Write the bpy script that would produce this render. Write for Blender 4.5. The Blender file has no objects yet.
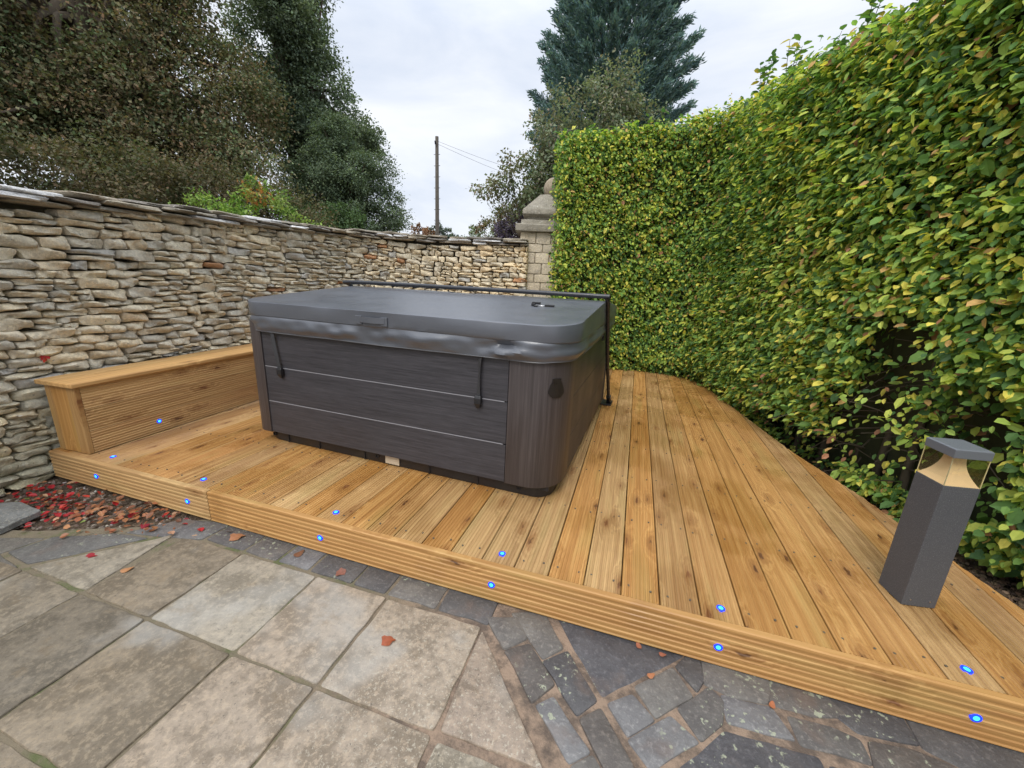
import bpy, math, random
import numpy as np
from mathutils import Matrix, Vector
random.seed(7); rng=np.random.default_rng(11)
S=bpy.context.scene; COL=S.collection
G=-0.18                       # ground level; z=0 is the top of the decking

# ------------------------------------------------------------ helpers
def tag(o,label=None,cat=None,group=None,kind=None):
    if label: o['label']=label
    if cat: o['category']=cat
    if group: o['group']=group
    if kind: o['kind']=kind
    return o
def thing(name,label,cat,loc=(0,0,0),rotz=0,group=None):
    o=bpy.data.objects.new(name,None); COL.objects.link(o); o.empty_display_size=.1
    o.location=loc; o.rotation_euler=(0,0,rotz); return tag(o,label,cat,group)
class MB:
    """mesh builder in world (or local) coordinates"""
    def __init__(s): s.v=[]; s.f=[]; s.c=[]
    def add(s,vs,fs,col=None):
        n=len(s.v); s.v+= [tuple(v) for v in vs]; s.f+=[tuple(i+n for i in f) for f in fs]
        if col is not None: s.c+=[tuple(col)+(1,)]*len(vs)
        return s
    def box(s,a,b,col=None):
        x0,y0,z0=a;x1,y1,z1=b
        return s.add([(x0,y0,z0),(x1,y0,z0),(x1,y1,z0),(x0,y1,z0),(x0,y0,z1),(x1,y0,z1),(x1,y1,z1),(x0,y1,z1)],
          [(0,3,2,1),(4,5,6,7),(0,1,5,4),(1,2,6,5),(2,3,7,6),(3,0,4,7)],col)
    def rings(s,rs,cap0=True,cap1=True,closed=True,col=None):
        n=len(rs[0]); vs=[p for r in rs for p in r]; fs=[]
        for i in range(len(rs)-1):
            for j in range(n if closed else n-1):
                k=(j+1)%n; fs.append((i*n+j,i*n+k,(i+1)*n+k,(i+1)*n+j))
        if cap0: fs.append(tuple(range(n-1,-1,-1)))
        if cap1: fs.append(tuple((len(rs)-1)*n+j for j in range(n)))
        return s.add(vs,fs,col)
    def tube(s,pts,rad,n=8,col=None):
        pts=[Vector(p) for p in pts]; rs=[]; 
        if not hasattr(rad,'__len__'): rad=[rad]*len(pts)
        prev=None
        for i,p in enumerate(pts):
            d=(pts[min(i+1,len(pts)-1)]-pts[max(i-1,0)]).normalized()
            if prev is None:
                a=d.cross(Vector((0,0,1))); 
                if a.length<.1: a=d.cross(Vector((1,0,0)))
                a.normalize()
            else: a=(prev-d*prev.dot(d)).normalized()
            prev=a; b=d.cross(a)
            rs.append([p+(a*math.cos(t)+b*math.sin(t))*rad[i] for t in [2*math.pi*k/n for k in range(n)]])
        return s.rings(rs,col=col)
    def build(s,name,mat,parent=None,world=True,smooth=None,bevel=0,origin=None):
        me=bpy.data.meshes.new(name); off=Vector((0,0,0))
        if parent is not None and world:
            off=Vector(parent.location)
            if parent.parent: off=off+Vector(parent.parent.location)
        if origin is not None: off=Vector(origin)
        me.from_pydata([(v[0]-off.x,v[1]-off.y,v[2]-off.z) for v in s.v],[],s.f)
        if s.c:
            a=me.color_attributes.new('Col','FLOAT_COLOR','POINT'); a.data.foreach_set('color',np.array(s.c,dtype=np.float32).ravel())
        me.materials.append(mat); o=bpy.data.objects.new(name,me); COL.objects.link(o)
        if origin is not None: o.location=off
        if parent is not None: o.parent=parent
        if bevel:
            m=o.modifiers.new('b','BEVEL'); m.width=bevel; m.segments=2; m.limit_method='ANGLE'; m.angle_limit=math.radians(40)
        if smooth is not None:
            me.polygons.foreach_set('use_smooth',[True]*len(me.polygons))
            if smooth<180: 
                try: me.set_sharp_from_angle(angle=math.radians(smooth))
                except Exception: pass
        return o
def np_mesh(name,V,ltot,loops,col,mat,parent=None,smooth=False):
    me=bpy.data.meshes.new(name); me.vertices.add(len(V)); me.loops.add(len(loops)); me.polygons.add(len(ltot))
    off=np.array(parent.location if parent is not None else (0,0,0))
    me.vertices.foreach_set('co',(V-off).astype(np.float32).ravel())
    me.loops.foreach_set('vertex_index',loops.astype(np.int32).ravel())
    ls=np.concatenate([[0],np.cumsum(ltot)[:-1]]); me.polygons.foreach_set('loop_start',ls.astype(np.int32)); 
    try: me.polygons.foreach_set('loop_total',ltot.astype(np.int32))
    except Exception: pass
    me.polygons.foreach_set('use_smooth',[bool(smooth)]*len(ltot))
    a=me.color_attributes.new('Col','FLOAT_COLOR','POINT'); a.data.foreach_set('color',np.concatenate([col,np.ones((len(col),1))],1).astype(np.float32).ravel())
    me.update(calc_edges=True); me.validate()
    me.materials.append(mat); o=bpy.data.objects.new(name,me); COL.objects.link(o)
    if parent is not None: o.parent=parent
    return o

# ------------------------------------------------------------ materials
class NT:
    def __init__(s,name):
        s.m=bpy.data.materials.new(name); s.m.use_nodes=True; s.t=s.m.node_tree; s.n=s.t.nodes; s.l=s.t.links
        s.b=s.n['Principled BSDF']; s.out=s.n['Material Output']
    def N(s,ty,**k):
        n=s.n.new(ty)
        for a,b in k.items(): setattr(n,a,b)
        return n
    def L(s,a,b): s.l.new(a,b); return s
    def set(s,inp,v):
        if hasattr(v,'is_linked') or hasattr(v,'links'): s.l.new(v,inp)
        else: inp.default_value=v
    def math(s,op,a,b=0.,c=None,clamp=False):
        n=s.N('ShaderNodeMath',operation=op,use_clamp=clamp); s.set(n.inputs[0],a); s.set(n.inputs[1],b)
        if c is not None: s.set(n.inputs[2],c)
        return n.outputs[0]
    def vmath(s,op,a,b):
        n=s.N('ShaderNodeVectorMath',operation=op); s.set(n.inputs[0],a); s.set(n.inputs[1],b); return n.outputs[0]
    def noise(s,vec,scale,detail=4,rough=.55,dist=0.):
        n=s.N('ShaderNodeTexNoise'); s.set(n.inputs['Vector'],vec); n.inputs['Scale'].default_value=scale; n.inputs['Detail'].default_value=detail
        n.inputs['Roughness'].default_value=rough; n.inputs['Distortion'].default_value=dist; return n.outputs['Fac']
    def vor(s,vec,scale,feature='F1',rnd=1.):
        n=s.N('ShaderNodeTexVoronoi',feature=feature); s.set(n.inputs['Vector'],vec); n.inputs['Scale'].default_value=scale; n.inputs['Randomness'].default_value=rnd
        return n.outputs['Distance']
    def ss(s,x,a,b,lo=0.,hi=1.):
        n=s.N('ShaderNodeMapRange',interpolation_type='SMOOTHSTEP'); s.set(n.inputs[0],x); n.inputs[1].default_value=a; n.inputs[2].default_value=b
        n.inputs[3].default_value=lo; n.inputs[4].default_value=hi; return n.outputs[0]
    def mix(s,f,a,b,mode='MIX'):
        n=s.N('ShaderNodeMix',data_type='RGBA',blend_type=mode); s.set(n.inputs[0],f)
        for i,v in ((6,a),(7,b)):
            if isinstance(v,tuple) and len(v)==3: v=v+(1,)
            s.set(n.inputs[i],v)
        return n.outputs[2]
    def ramp(s,x,stops):
        n=s.N('ShaderNodeValToRGB'); s.set(n.inputs[0],x); e=n.color_ramp.elements
        while len(e)<len(stops): e.new(.5)
        for q,(p,c) in zip(e,stops): q.position=p; q.color=tuple(c)+(1,)
        return n.outputs[0]
    def coord(s,kind='Object'): return s.N('ShaderNodeTexCoord').outputs[kind]
    def attr(s,name='Col'): return s.N('ShaderNodeAttribute',attribute_name=name).outputs['Color']
    def rand(s): return s.N('ShaderNodeObjectInfo').outputs['Random']
    def mapv(s,vec,scale=(1,1,1),loc=(0,0,0),rot=(0,0,0)):
        n=s.N('ShaderNodeMapping'); s.set(n.inputs[0],vec); n.inputs['Scale'].default_value=scale; n.inputs['Location'].default_value=loc; n.inputs['Rotation'].default_value=rot; return n.outputs[0]
    def bump(s,h,strength=.3,dist=.01,prev=None):
        n=s.N('ShaderNodeBump'); n.inputs['Strength'].default_value=strength; n.inputs['Distance'].default_value=dist; s.set(n.inputs['Height'],h)
        if prev is not None: s.set(n.inputs['Normal'],prev)
        return n.outputs[0]
    def fin(s,col=None,rough=None,nrm=None,**k):
        if col is not None: s.set(s.b.inputs['Base Color'],col+(1,) if isinstance(col,tuple) and len(col)==3 else col)
        if rough is not None: s.set(s.b.inputs['Roughness'],rough)
        if nrm is not None: s.set(s.b.inputs['Normal'],nrm)
        for a,v in k.items(): s.set(s.b.inputs[a.replace('_',' ')],v)
        return s.m
def plain(name,col,rough=.5,nscale=0,var=.15,bump=0,**k):
    t=NT(name); 
    if nscale:
        nz=t.noise(t.coord(),nscale,5); c=t.mix(nz,tuple(x*(1-var) for x in col),tuple(x*(1+var) for x in col))
        r=t.ss(nz,.3,.7,max(0,rough-.08),min(1,rough+.08))
        return t.fin(c,r,t.bump(nz,bump,.003) if bump else None,**k)
    return t.fin(col,rough,**k)

def wood(name,axis,tone=1.0,wet=.5,knots=1.0):
    """pressure treated softwood; 'axis' is the direction of the grain"""
    t=NT(name); co=t.coord(); rnd=t.rand()
    sx=t.N('ShaderNodeSeparateXYZ'); t.L(co,sx.inputs[0]); X,Y,Z=sx.outputs
    u,v,w={'Y':(Y,X,Z),'YZ':(Y,Z,X),'X':(X,Z,Y),'Z':(Z,X,Y)}[axis]
    cb=t.N('ShaderNodeCombineXYZ'); off=t.math('MULTIPLY',rnd,137.)
    t.L(t.math('ADD',u,off),cb.inputs[0]); t.L(t.math('ADD',v,t.math('MULTIPLY',rnd,31.)),cb.inputs[1]); t.L(w,cb.inputs[2])
    P=cb.outputs[0]
    # knots: elliptical cells, few and far between
    kv=t.vmath('ADD',t.mapv(P,(2.5,7.6,3.)),t._v3(t.math('MULTIPLY',t.noise(t.mapv(P,(25,45,5)),1.,2),.22),t.math('MULTIPLY',t.noise(t.mapv(P,(25,45,5),(7,7,7)),1.,2),.22))); 
    vn=t.N('ShaderNodeTexVoronoi',feature='F1',voronoi_dimensions='2D'); t.L(kv,vn.inputs['Vector']); vn.inputs['Scale'].default_value=1.; d=vn.outputs['Distance']
    vr=t.N('ShaderNodeSeparateColor'); t.L(vn.outputs['Color'],vr.inputs[0]); has=t.math('GREATER_THAN',vr.outputs[0],1-.58*knots)
    siz=t.math('MULTIPLY_ADD',vr.outputs[1],.055,.014)
    kn=t.math('MULTIPLY',t.ss(t.math('SUBTRACT',d,siz),-.02,.03,1,0),has)
    halo=t.math('MULTIPLY',t.ss(d,.05,.42,1,0),has)
    wob=t.noise(t.mapv(P,(1.1,5,5)),1.,2)
    gr_v=t.mapv(P,(1.5,60,60)); 
    g1=t.noise(t.vmath('ADD',gr_v,t._v3(t.math('MULTIPLY',halo,.8),t.math('MULTIPLY_ADD',halo,3.5,t.math('MULTIPLY',wob,2.)))),1.,4,.6)
    g2=t.noise(t.mapv(P,(4,260,260)),1.,3,.6)
    ringv=t.math('MULTIPLY_ADD',wob,2.6,t.math('MULTIPLY',v,30.)); ringv=t.math('MULTIPLY_ADD',halo,3.5,ringv)
    ring=t.math('MULTIPLY_ADD',t.math('SINE',t.math('MULTIPLY',ringv,4.2)),.5,.5)
    f=t.math('MULTIPLY_ADD',g1,.68,t.math('MULTIPLY',ring,.13)); f=t.math('MULTIPLY_ADD',g2,.25,f)
    a=[(.56,.345,.145),(.425,.232,.088),(.235,.11,.040)]
    b=[(.55,.355,.15),(.415,.248,.095),(.235,.12,.044)]
    m=lambda c:tuple(x*tone for x in c)
    c1=t.ramp(f,[(.3,m(a[0])),(.55,m(a[1])),(.88,m(a[2]))]); c2=t.ramp(f,[(.3,m(b[0])),(.55,m(b[1])),(.88,m(b[2]))])
    r2=t.math('FRACT',t.math('MULTIPLY',rnd,7.31))
    c=t.mix(t.ss(r2,.25,.75),c1,c2)
    big=t.noise(t.mapv(P,(.8,3,3)),1.,3,.6)
    c=t.mix(t.ss(big,.45,.70,0,.55),c,(.30*tone,.145*tone,.05*tone))
    grn=t.noise(t.mapv(P,(1.3,9,9),(5,3,1)),1.,2)
    c=t.mix(t.ss(grn,.52,.75,0,.45),c,(.37*tone,.27*tone,.10*tone))
    r3=t.math('FRACT',t.math('MULTIPLY',rnd,19.7)); bv=t.N('ShaderNodeHueSaturation'); t.set(bv.inputs['Value'],t.ss(r3,0.,1.,.88,1.08)); t.set(bv.inputs['Saturation'],t.ss(r2,0.,1.,1.08,.96)); t.set(bv.inputs['Color'],c); c=bv.outputs[0]
    c=t.mix(t.math('MULTIPLY',t.ss(d,.08,.26,1,0),t.math('MULTIPLY',has,.45)),c,(.20,.08,.02))
    c=t.mix(t.math('MULTIPLY',kn,.85),c,t.mix(vr.outputs[2],(.045,.016,.006),(.17,.06,.018)))
    wetn=t.noise(t.N('ShaderNodeNewGeometry').outputs['Position'],1.7,4,.6)
    wm=t.ss(wetn,.60-.25*wet,.70-.25*wet)
    c=t.mix(t.math('MULTIPLY',wm,.35),c,t.mix(1.,c,(.62,.56,.5),'MULTIPLY'))
    ro=t.math('MULTIPLY_ADD',wm,-.26,.56)
    nb=t.bump(t.math('MULTIPLY_ADD',g2,.6,g1),.35,.0025)
    return t.fin(c,ro,nb,Specular_IOR_Level=.45)
def _v3(t,a,b,c=0.):
    n=t.N('ShaderNodeCombineXYZ'); t.set(n.inputs[0],a); t.set(n.inputs[1],b); t.set(n.inputs[2],c); return n.outputs[0]
NT._v3=_v3

def leafmat(name,trans=.3,rough=.42,spec=.4,var=.25,sat=1.):
    t=NT(name); c=t.attr(); n=t.noise(t.coord(),55.,3); c=t.mix(t.ss(n,.3,.7,0,var),c,t.mix(1.,c,(.55,.6,.5),'MULTIPLY'))
    t.fin(c,rough,Specular_IOR_Level=spec)
    tr=t.N('ShaderNodeBsdfTranslucent'); t.L(t.mix(1.,c,(1.25,1.3,.7),'MULTIPLY'),tr.inputs[0])
    mx=t.N('ShaderNodeMixShader'); mx.inputs[0].default_value=trans; t.L(t.b.outputs[0],mx.inputs[1]); t.L(tr.outputs[0],mx.inputs[2]); t.L(mx.outputs[0],t.out.inputs[0])
    return t.m
def stonemat(name,scale=1.,lichen=.5,dark=.2,wet=.0):
    t=NT(name); co=t.coord(); base=t.attr()
    n1=t.noise(co,14*scale,6,.65); n2=t.noise(co,60*scale,5,.7); n3=t.noise(co,3.2*scale,4,.6)
    c=t.mix(t.ss(n1,.45,.60,0,.42),base,t.mix(1.,base,(.55,.54,.52),'MULTIPLY'))
    c=t.mix(t.ss(n2,.50,.58,0,.6),c,t.mix(1.,base,(1.35,1.32,1.25),'MULTIPLY'))
    n5=t.noise(co,120*scale,4,.7); c=t.mix(t.ss(n5,.52,.60,0,.35),c,t.mix(1.,base,(.5,.48,.45),'MULTIPLY'))
    c=t.mix(t.ss(n3,.5,.72,0,dark),c,(.13,.12,.10))
    v=t.noise(co,26*scale,5,.75); c=t.mix(t.ss(v,.58,.66,0,lichen),c,(.66,.65,.58)); c=t.mix(t.ss(t.noise(t.mapv(co,loc=(3,1,7)),8*scale,6,.7),.56,.66,0,.38),c,(.27,.24,.20))
    v2=t.noise(t.mapv(co,loc=(9,4,2)),34*scale,5,.7); c=t.mix(t.ss(v2,.63,.69,0,.7),c,(.05,.05,.045))
    h=t.math('MULTIPLY_ADD',n2,.5,n1)
    return t.fin(c,.88,t.bump(h,.9,.014,t.bump(n5,.5,.004)))

M={}
M['deckY']=wood('deck_timber','Y',1.,.55); M['deckX']=wood('fascia_timber','X',1.04,.2,1.1); M['benchF']=wood('bench_front_timber','YZ',1.12,-.1,1.1); M['benchY']=wood('bench_timber','Y',1.15,-.1,.9); M['benchZ']=wood('bench_end_timber','Z',1.0,.0,.8)
M['stone']=stonemat('dry_stone'); M['ashlar']=stonemat('ashlar_stone',.8,.25,.25); M['cope']=stonemat('coping_stone',1.,.6,.5); M['cap']=stonemat('weathered_cap_stone',1.,.55,.6)
M['hedge']=leafmat('hedge_leaf',.45,.55,.22); M['tree']=leafmat('tree_leaf',.3,.7,.15,.1)
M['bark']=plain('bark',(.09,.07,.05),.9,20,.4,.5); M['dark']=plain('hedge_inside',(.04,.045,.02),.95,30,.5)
M['black']=plain('black_plastic',(.012,.012,.014),.45,30,.2); M['tube']=plain('powder_coated_tube',(.022,.024,.03),.32,30,.2)

# ------------------------------------------------------------ camera, world, sun
F,yaw,pitch,roll=396.406,0.2905,0.2600,0.0461; CAM=Vector((.6745,-1.4068,1.2079))
f=Vector((-math.sin(yaw)*math.cos(pitch),math.cos(yaw)*math.cos(pitch),-math.sin(pitch))); r=Vector((math.cos(yaw),math.sin(yaw),0)); u=r.cross(f)
r2=math.cos(roll)*r+math.sin(roll)*u; u2=-math.sin(roll)*r+math.cos(roll)*u
cam=bpy.data.cameras.new('camera'); co=bpy.data.objects.new('camera',cam); COL.objects.link(co)
mw=Matrix.Identity(4)
for i,a in enumerate((r2,u2,-f)):
    for j in range(3): mw[j][i]=a[j]
mw.translation=CAM; co.matrix_world=mw; cam.sensor_fit='HORIZONTAL'; cam.sensor_width=36; cam.lens=F/1024*36; cam.clip_start=.05; cam.clip_end=2000
S.camera=co
W=bpy.data.worlds.new('World'); S.world=W; W.use_nodes=True; t=W.node_tree; N=t.nodes; bg=N['Background']
SUN_EL,SUN_AZ=math.radians(50),math.radians(186)     # azimuth clockwise from +Y: light from behind the camera
sky=N.new('ShaderNodeTexSky'); sky.sky_type='NISHITA'; sky.sun_disc=False; sky.sun_elevation=SUN_EL; sky.sun_rotation=SUN_AZ; sky.altitude=50; sky.dust_density=4
tc=N.new('ShaderNodeTexCoord'); mp=N.new('ShaderNodeMapping'); mp.inputs['Scale'].default_value=(1,1,3.2); t.links.new(tc.outputs['Generated'],mp.inputs[0])
nz=N.new('ShaderNodeTexNoise'); nz.inputs['Scale'].default_value=2.6; nz.inputs['Detail'].default_value=7; nz.inputs['Roughness'].default_value=.55; nz.inputs['Distortion'].default_value=.4; t.links.new(mp.outputs[0],nz.inputs[0])
rp=N.new('ShaderNodeValToRGB'); e=rp.color_ramp.elements; e[0].position=.32; e[0].color=(6.3,6.9,8.0,1); e[1].position=.64; e[1].color=(8.5,8.75,9.2,1); t.links.new(nz.outputs[0],rp.inputs[0])
mx=N.new('ShaderNodeMix'); mx.data_type='RGBA'; mx.inputs[0].default_value=.9; t.links.new(sky.outputs[0],mx.inputs[6]); t.links.new(rp.outputs[0],mx.inputs[7])
sp=N.new('ShaderNodeSeparateXYZ'); t.links.new(tc.outputs['Generated'],sp.inputs[0])
mr=N.new('ShaderNodeMapRange'); mr.interpolation_type='SMOOTHSTEP'; mr.inputs[1].default_value=.40; mr.inputs[2].default_value=.95; mr.inputs[3].default_value=1.; mr.inputs[4].default_value=2.3; t.links.new(sp.outputs[2],mr.inputs[0])
mu=N.new('ShaderNodeVectorMath'); mu.operation='SCALE'; t.links.new(mx.outputs[2],mu.inputs[0]); t.links.new(mr.outputs[0],mu.inputs['Scale'])
t.links.new(mu.outputs[0],bg.inputs[0]); bg.inputs[1].default_value=.1
sl=bpy.data.lights.new('sun','SUN'); sl.energy=1.5; sl.angle=math.radians(25); sl.color=(1,.96,.9); so=bpy.data.objects.new('sun',sl); COL.objects.link(so)
sd=Vector((math.sin(SUN_AZ)*math.cos(SUN_EL),math.cos(SUN_AZ)*math.cos(SUN_EL),math.sin(SUN_EL))); so.rotation_euler=sd.to_track_quat('Z','Y').to_euler(); so.location=sd*30
S.view_settings.view_transform='Standard'; S.view_settings.look='None'; S.view_settings.exposure=.33; S.view_settings.gamma=1
S.render.engine='CYCLES'; S.cycles.max_bounces=8; S.cycles.transparent_max_bounces=8

# ------------------------------------------------------------ ground
t_=NT('soil'); c_=t_.coord(); a_=t_.noise(c_,9,6,.7); b_=t_.noise(c_,70,4,.7)
msoil=t_.fin(t_.mix(t_.ss(b_,.45,.7),t_.mix(a_,(.05,.032,.02),(.13,.09,.055)),(.20,.15,.10)),.95,t_.bump(b_,.8,.02))
g=MB(); K=[-400,-60,-12,-5,0,5,12,60,400]
vs=[(x,y,G-.03) for y in K for x in K]; fs=[(i*9+j,i*9+j+1,i*9+j+10,i*9+j+9) for i in range(8) for j in range(8)]
g.add(vs,fs); tag(g.build('ground',msoil),kind='structure')
t_=NT('mortar'); c_=t_.coord(); a_=t_.noise(c_,12,6,.7); b_=t_.noise(c_,90,4,.7); x_=t_.N('ShaderNodeSeparateXYZ'); t_.L(c_,x_.inputs[0])
lf=t_.ss(x_.outputs[0],-.5,.25)   # sandy pointing to the right, dirty mossy joints to the left
mm=t_.mix(a_,(.10,.085,.055),(.20,.16,.105)); mm=t_.mix(lf,mm,t_.mix(t_.ss(a_,.38,.62),(.10,.074,.056),(.26,.185,.13)))
mm=t_.mix(t_.math('MULTIPLY',t_.ss(t_.noise(c_,4.5,5,.7),.50,.62),t_.ss(x_.outputs[0],-.5,.1,1,0)),mm,(.085,.095,.035))
mmort=t_.fin(mm,.9,t_.bump(b_,.7,.008))
g=MB(); g.add([(-5,-4,G-.007),(3.2,-4,G-.007),(3.2,.12,G-.007),(-1.3,.12,G-.007),(-1.75,-.19,G-.007),(-2.2,-.4,G-.007),(-2.9,-.62,G-.007),(-5,-.7,G-.007)],[tuple(range(8))])
tag(g.build('patio_bedding',mmort),kind='structure')
# paving slabs --------------------------------------------------------------
def slab(mb,poly,z,col,inset=.0045,bev=.005,h=.04,jit=.0045,seg=.06):
    P=[Vector((x,y)) for x,y in poly]; n=len(P)
    ar=sum(P[i].x*P[(i+1)%n].y-P[(i+1)%n].x*P[i].y for i in range(n))
    if ar<0: P.reverse()
    def off(P,d):
        o=[]; n=len(P)
        for i in range(n):
            a=(P[i]-P[i-1]).normalized(); b=(P[(i+1)%n]-P[i]).normalized(); na=Vector((-a.y,a.x)); nb=Vector((-b.y,b.x)); m=(na+nb)
            if m.length<.2: m=na
            m.normalize(); o.append(P[i]+m*d/max(.5,m.dot(na)))
        return o
    P=off(P,inset); Q=[]
    for i in range(n):
        a,b,c=P[i-1],P[i],P[(i+1)%n]; rr=min(.012,(a-b).length*.2,(c-b).length*.2)
        p0=b+(a-b).normalized()*rr; p1=b+(c-b).normalized()*rr; Q+=[p0,(p0+p1)*.25+b*.5,p1]
        L=(c-b).length-2*rr; k=max(1,int(L/seg)); d=(c-b).normalized()
        for j in range(1,k):
            q=p1+d*(L*j/k)+Vector((-d.y,d.x))*random.uniform(-jit,jit); Q.append(q)
    tl=[random.uniform(-.003,.003) for _ in range(3)]; cx=sum(q.x for q in Q)/len(Q); cy=sum(q.y for q in Q)/len(Q)
    Z=lambda q,dz:z+dz+tl[0]*4*(q.x-cx)+tl[1]*4*(q.y-cy)+tl[2]*.5
    R0=[(q.x,q.y,z-h) for q in Q]; R1=[(q.x,q.y,Z(q,-bev)) for q in Q]
    q2=[q+(Vector((cx,cy))-q).normalized()*bev*.5 for q in Q]; q3=[q+(Vector((cx,cy))-q).normalized()*bev*2.0 for q in Q]
    R2=[(q.x,q.y,Z(q,-bev*.3)) for q in q2]; R3=[(q.x,q.y,Z(q,0)) for q in q3]
    mb.rings([R0,R1,R2,R3],cap0=False,col=col)
t_=NT('paving'); c_=t_.coord(); base=t_.attr(); n1=t_.noise(c_,5,6,.65); n2=t_.noise(c_,38,6,.75); n3=t_.noise(t_.mapv(c_,loc=(3,8,1)),90,4,.7); n4=t_.noise(t_.mapv(c_,loc=(13,2,1)),2.1,3)
c=t_.mix(t_.ss(n1,.42,.58,0,.75),base,t_.mix(1.,base,(.52,.50,.46),'MULTIPLY')); c=t_.mix(t_.ss(n2,.50,.60,0,.5),c,t_.mix(1.,base,(1.45,1.42,1.36),'MULTIPLY'))
c=t_.mix(t_.ss(n2,.47,.36,0,.55),c,t_.mix(1.,base,(.45,.44,.42),'MULTIPLY'))
sx=t_.N('ShaderNodeSeparateXYZ'); t_.L(c_,sx.inputs[0]); rt=t_.ss(sx.outputs[0],-.55,.15)
sp1=t_.ss(t_.math('SUBTRACT',t_.noise(c_,95,4,.8),t_.math('MULTIPLY',t_.vor(c_,60),.12)),.51,.55)
c=t_.mix(t_.math('MULTIPLY',sp1,t_.math('MULTIPLY_ADD',rt,.55,.10)),c,(.42,.38,.30))
c=t_.mix(t_.ss(n3,.64,.69,0,.75),c,(.045,.04,.035)); c=t_.mix(t_.math('MULTIPLY',t_.ss(n4,.52,.66),.5),c,(.34,.33,.30))
c=t_.mix(t_.math('MULTIPLY',t_.ss(t_.noise(t_.mapv(c_,loc=(1,2,8)),7,5,.7),.58,.68),.3),c,(.17,.12,.065))
mpave=t_.fin(c,t_.ss(n1,.35,.65,.42,.68),t_.bump(t_.math('MULTIPLY_ADD',n2,.8,n1),.5,.007))
mb=MB(); rows=[(-.165,-.582),(-.586,-1.005),(-1.01,-1.5),(-1.505,-2.1),(-2.1,-2.7)]
xj=[-3.6,-3.1,-2.7,-2.28,-1.86,-1.46,-1.06,-.605,-.225,.225]
for ri,(ya,yb) in enumerate(rows):
    for i in range(len(xj)-1):
        x0,x1=xj[i],xj[i+1]
        if ri==0 and x1<-1.4: continue
        k=random.uniform(.85,1.12); k*=.86; cc=(.235*k,.190*k,.132*k) if random.random()<.6 else (.20*k,.168*k,.122*k)
        if i>=7: cc=(.29,.235,.175)
        if ri==0 and i==6: cc=(.27,.235,.18)
        slab(mb,[(x0,yb),(x1,yb),(x1,ya),(x0,ya)],G,cc)
cc=(.275,.225,.165)
slab(mb,[(.225,-.17),(.235,-.575),(.585,-.575)],G,(.26,.205,.155))
slab(mb,[(.235,-.59),(.6,-.59),(.955,-1.0),(.235,-1.0)],G,(.27,.235,.18))
slab(mb,[(-1.46,-.575),(-1.87,-.575),(-1.56,-.23),(-1.515,-.165)],G,(.24,.21,.16))
tag(mb.build('patio',mpave,smooth=30),kind='structure')
mb=MB(); sl_=[(.095,.090,.086),(.12,.112,.102),(.078,.075,.075),(.145,.135,.12),(.105,.092,.08),(.155,.152,.15)]
x=-1.34
while x<.2:
    L=random.uniform(.16,.27); slab(mb,[(x,-.155),(min(x+L,.25),-.155),(min(x+L,.25),.02),(x,.02)],G-.002,random.choice(sl_),inset=.006,jit=.006); x+=L
polys=[[(0.232,-0.115),(0.35,-0.072),(0.406,-0.154),(0.341,-0.223)],[(0.35,-0.235),(0.426,-0.178),(0.548,-0.302),(0.492,-0.382)],[(0.514,-0.393),(0.558,-0.351),(0.693,-0.474),(0.643,-0.518)],[(0.654,-0.529),(0.707,-0.484),(0.776,-0.563),(0.726,-0.605)],
[(0.326,-0.057),(0.447,-0.01),(0.552,-0.148),(0.492,-0.214)],[(0.5,-0.23),(0.575,-0.16),(0.699,-0.309),(0.645,-0.374)],[(0.661,-0.389),(0.717,-0.337),(0.822,-0.472),(0.761,-0.515)],[(0.485,0.02),(1.03,0.02),(1.003,-0.028),(0.72,-0.294)],
[(0.981,-0.081),(1.058,0.02),(1.069,-0.099),(1.04,-0.151)],[(0.834,-0.215),(0.965,-0.096),(1.019,-0.182),(0.896,-0.296)],[(0.746,-0.308),(0.82,-0.252),(0.886,-0.31),(0.809,-0.384)],
[(0.975,-0.244),(1.086,-0.131),(1.122,-0.162),(1.104,-0.245),(1.032,-0.321)],[(0.816,-0.401),(0.945,-0.283),(1.018,-0.332),(0.878,-0.457)],[(1.078,0.02),(1.29,0.02),(1.3,-0.044),(1.27,-0.118),(1.155,-0.131),(1.074,-0.114)],
[(1.125,-0.145),(1.281,-0.137),(1.317,-0.219),(1.129,-0.233)],[(1.312,0.02),(1.462,0.02),(1.524,-0.075),(1.417,-0.112),(1.287,-0.116)],[(0.914,-0.473),(1.11,-0.267),(1.379,-0.257),(1.389,-0.374),(0.853,-0.556)],
[(1.474,-0.07),(1.50,0.02),(1.701,0.02),(1.703,-0.102),(1.534,-0.124)],[(1.556,-0.153),(1.683,-0.135),(1.77,-0.153),(1.75,-.25),(1.537,-0.232)],[(1.33,-0.15),(1.455,-0.141),(1.526,-0.157),(1.527,-0.219),(1.34,-0.23)],[(1.726,0.02),(2.036,0.02),(2.005,-0.102),(1.809,-0.139),(1.718,-0.11)],
[(1.79,-.16),(2.0,-.12),(2.2,-.12),(2.15,-.3),(1.77,-.26)],[(2.06,.02),(2.4,.02),(2.4,-.1),(2.03,-.1)],[(1.4,-.27),(2.2,-.32),(2.2,-.9),(1.41,-.8)],[(.85,-.57),(1.38,-.39),(1.38,-.85),(1.0,-.95)]]
for i,p in enumerate(polys):
    big=i in (7,16,23,24); slab(mb,p,G-(.001 if not big else .003),(.080,.078,.082) if big else random.choice(sl_),inset=-.0085 if not big else -.004,jit=.003 if big else .004,bev=.007)
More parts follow.
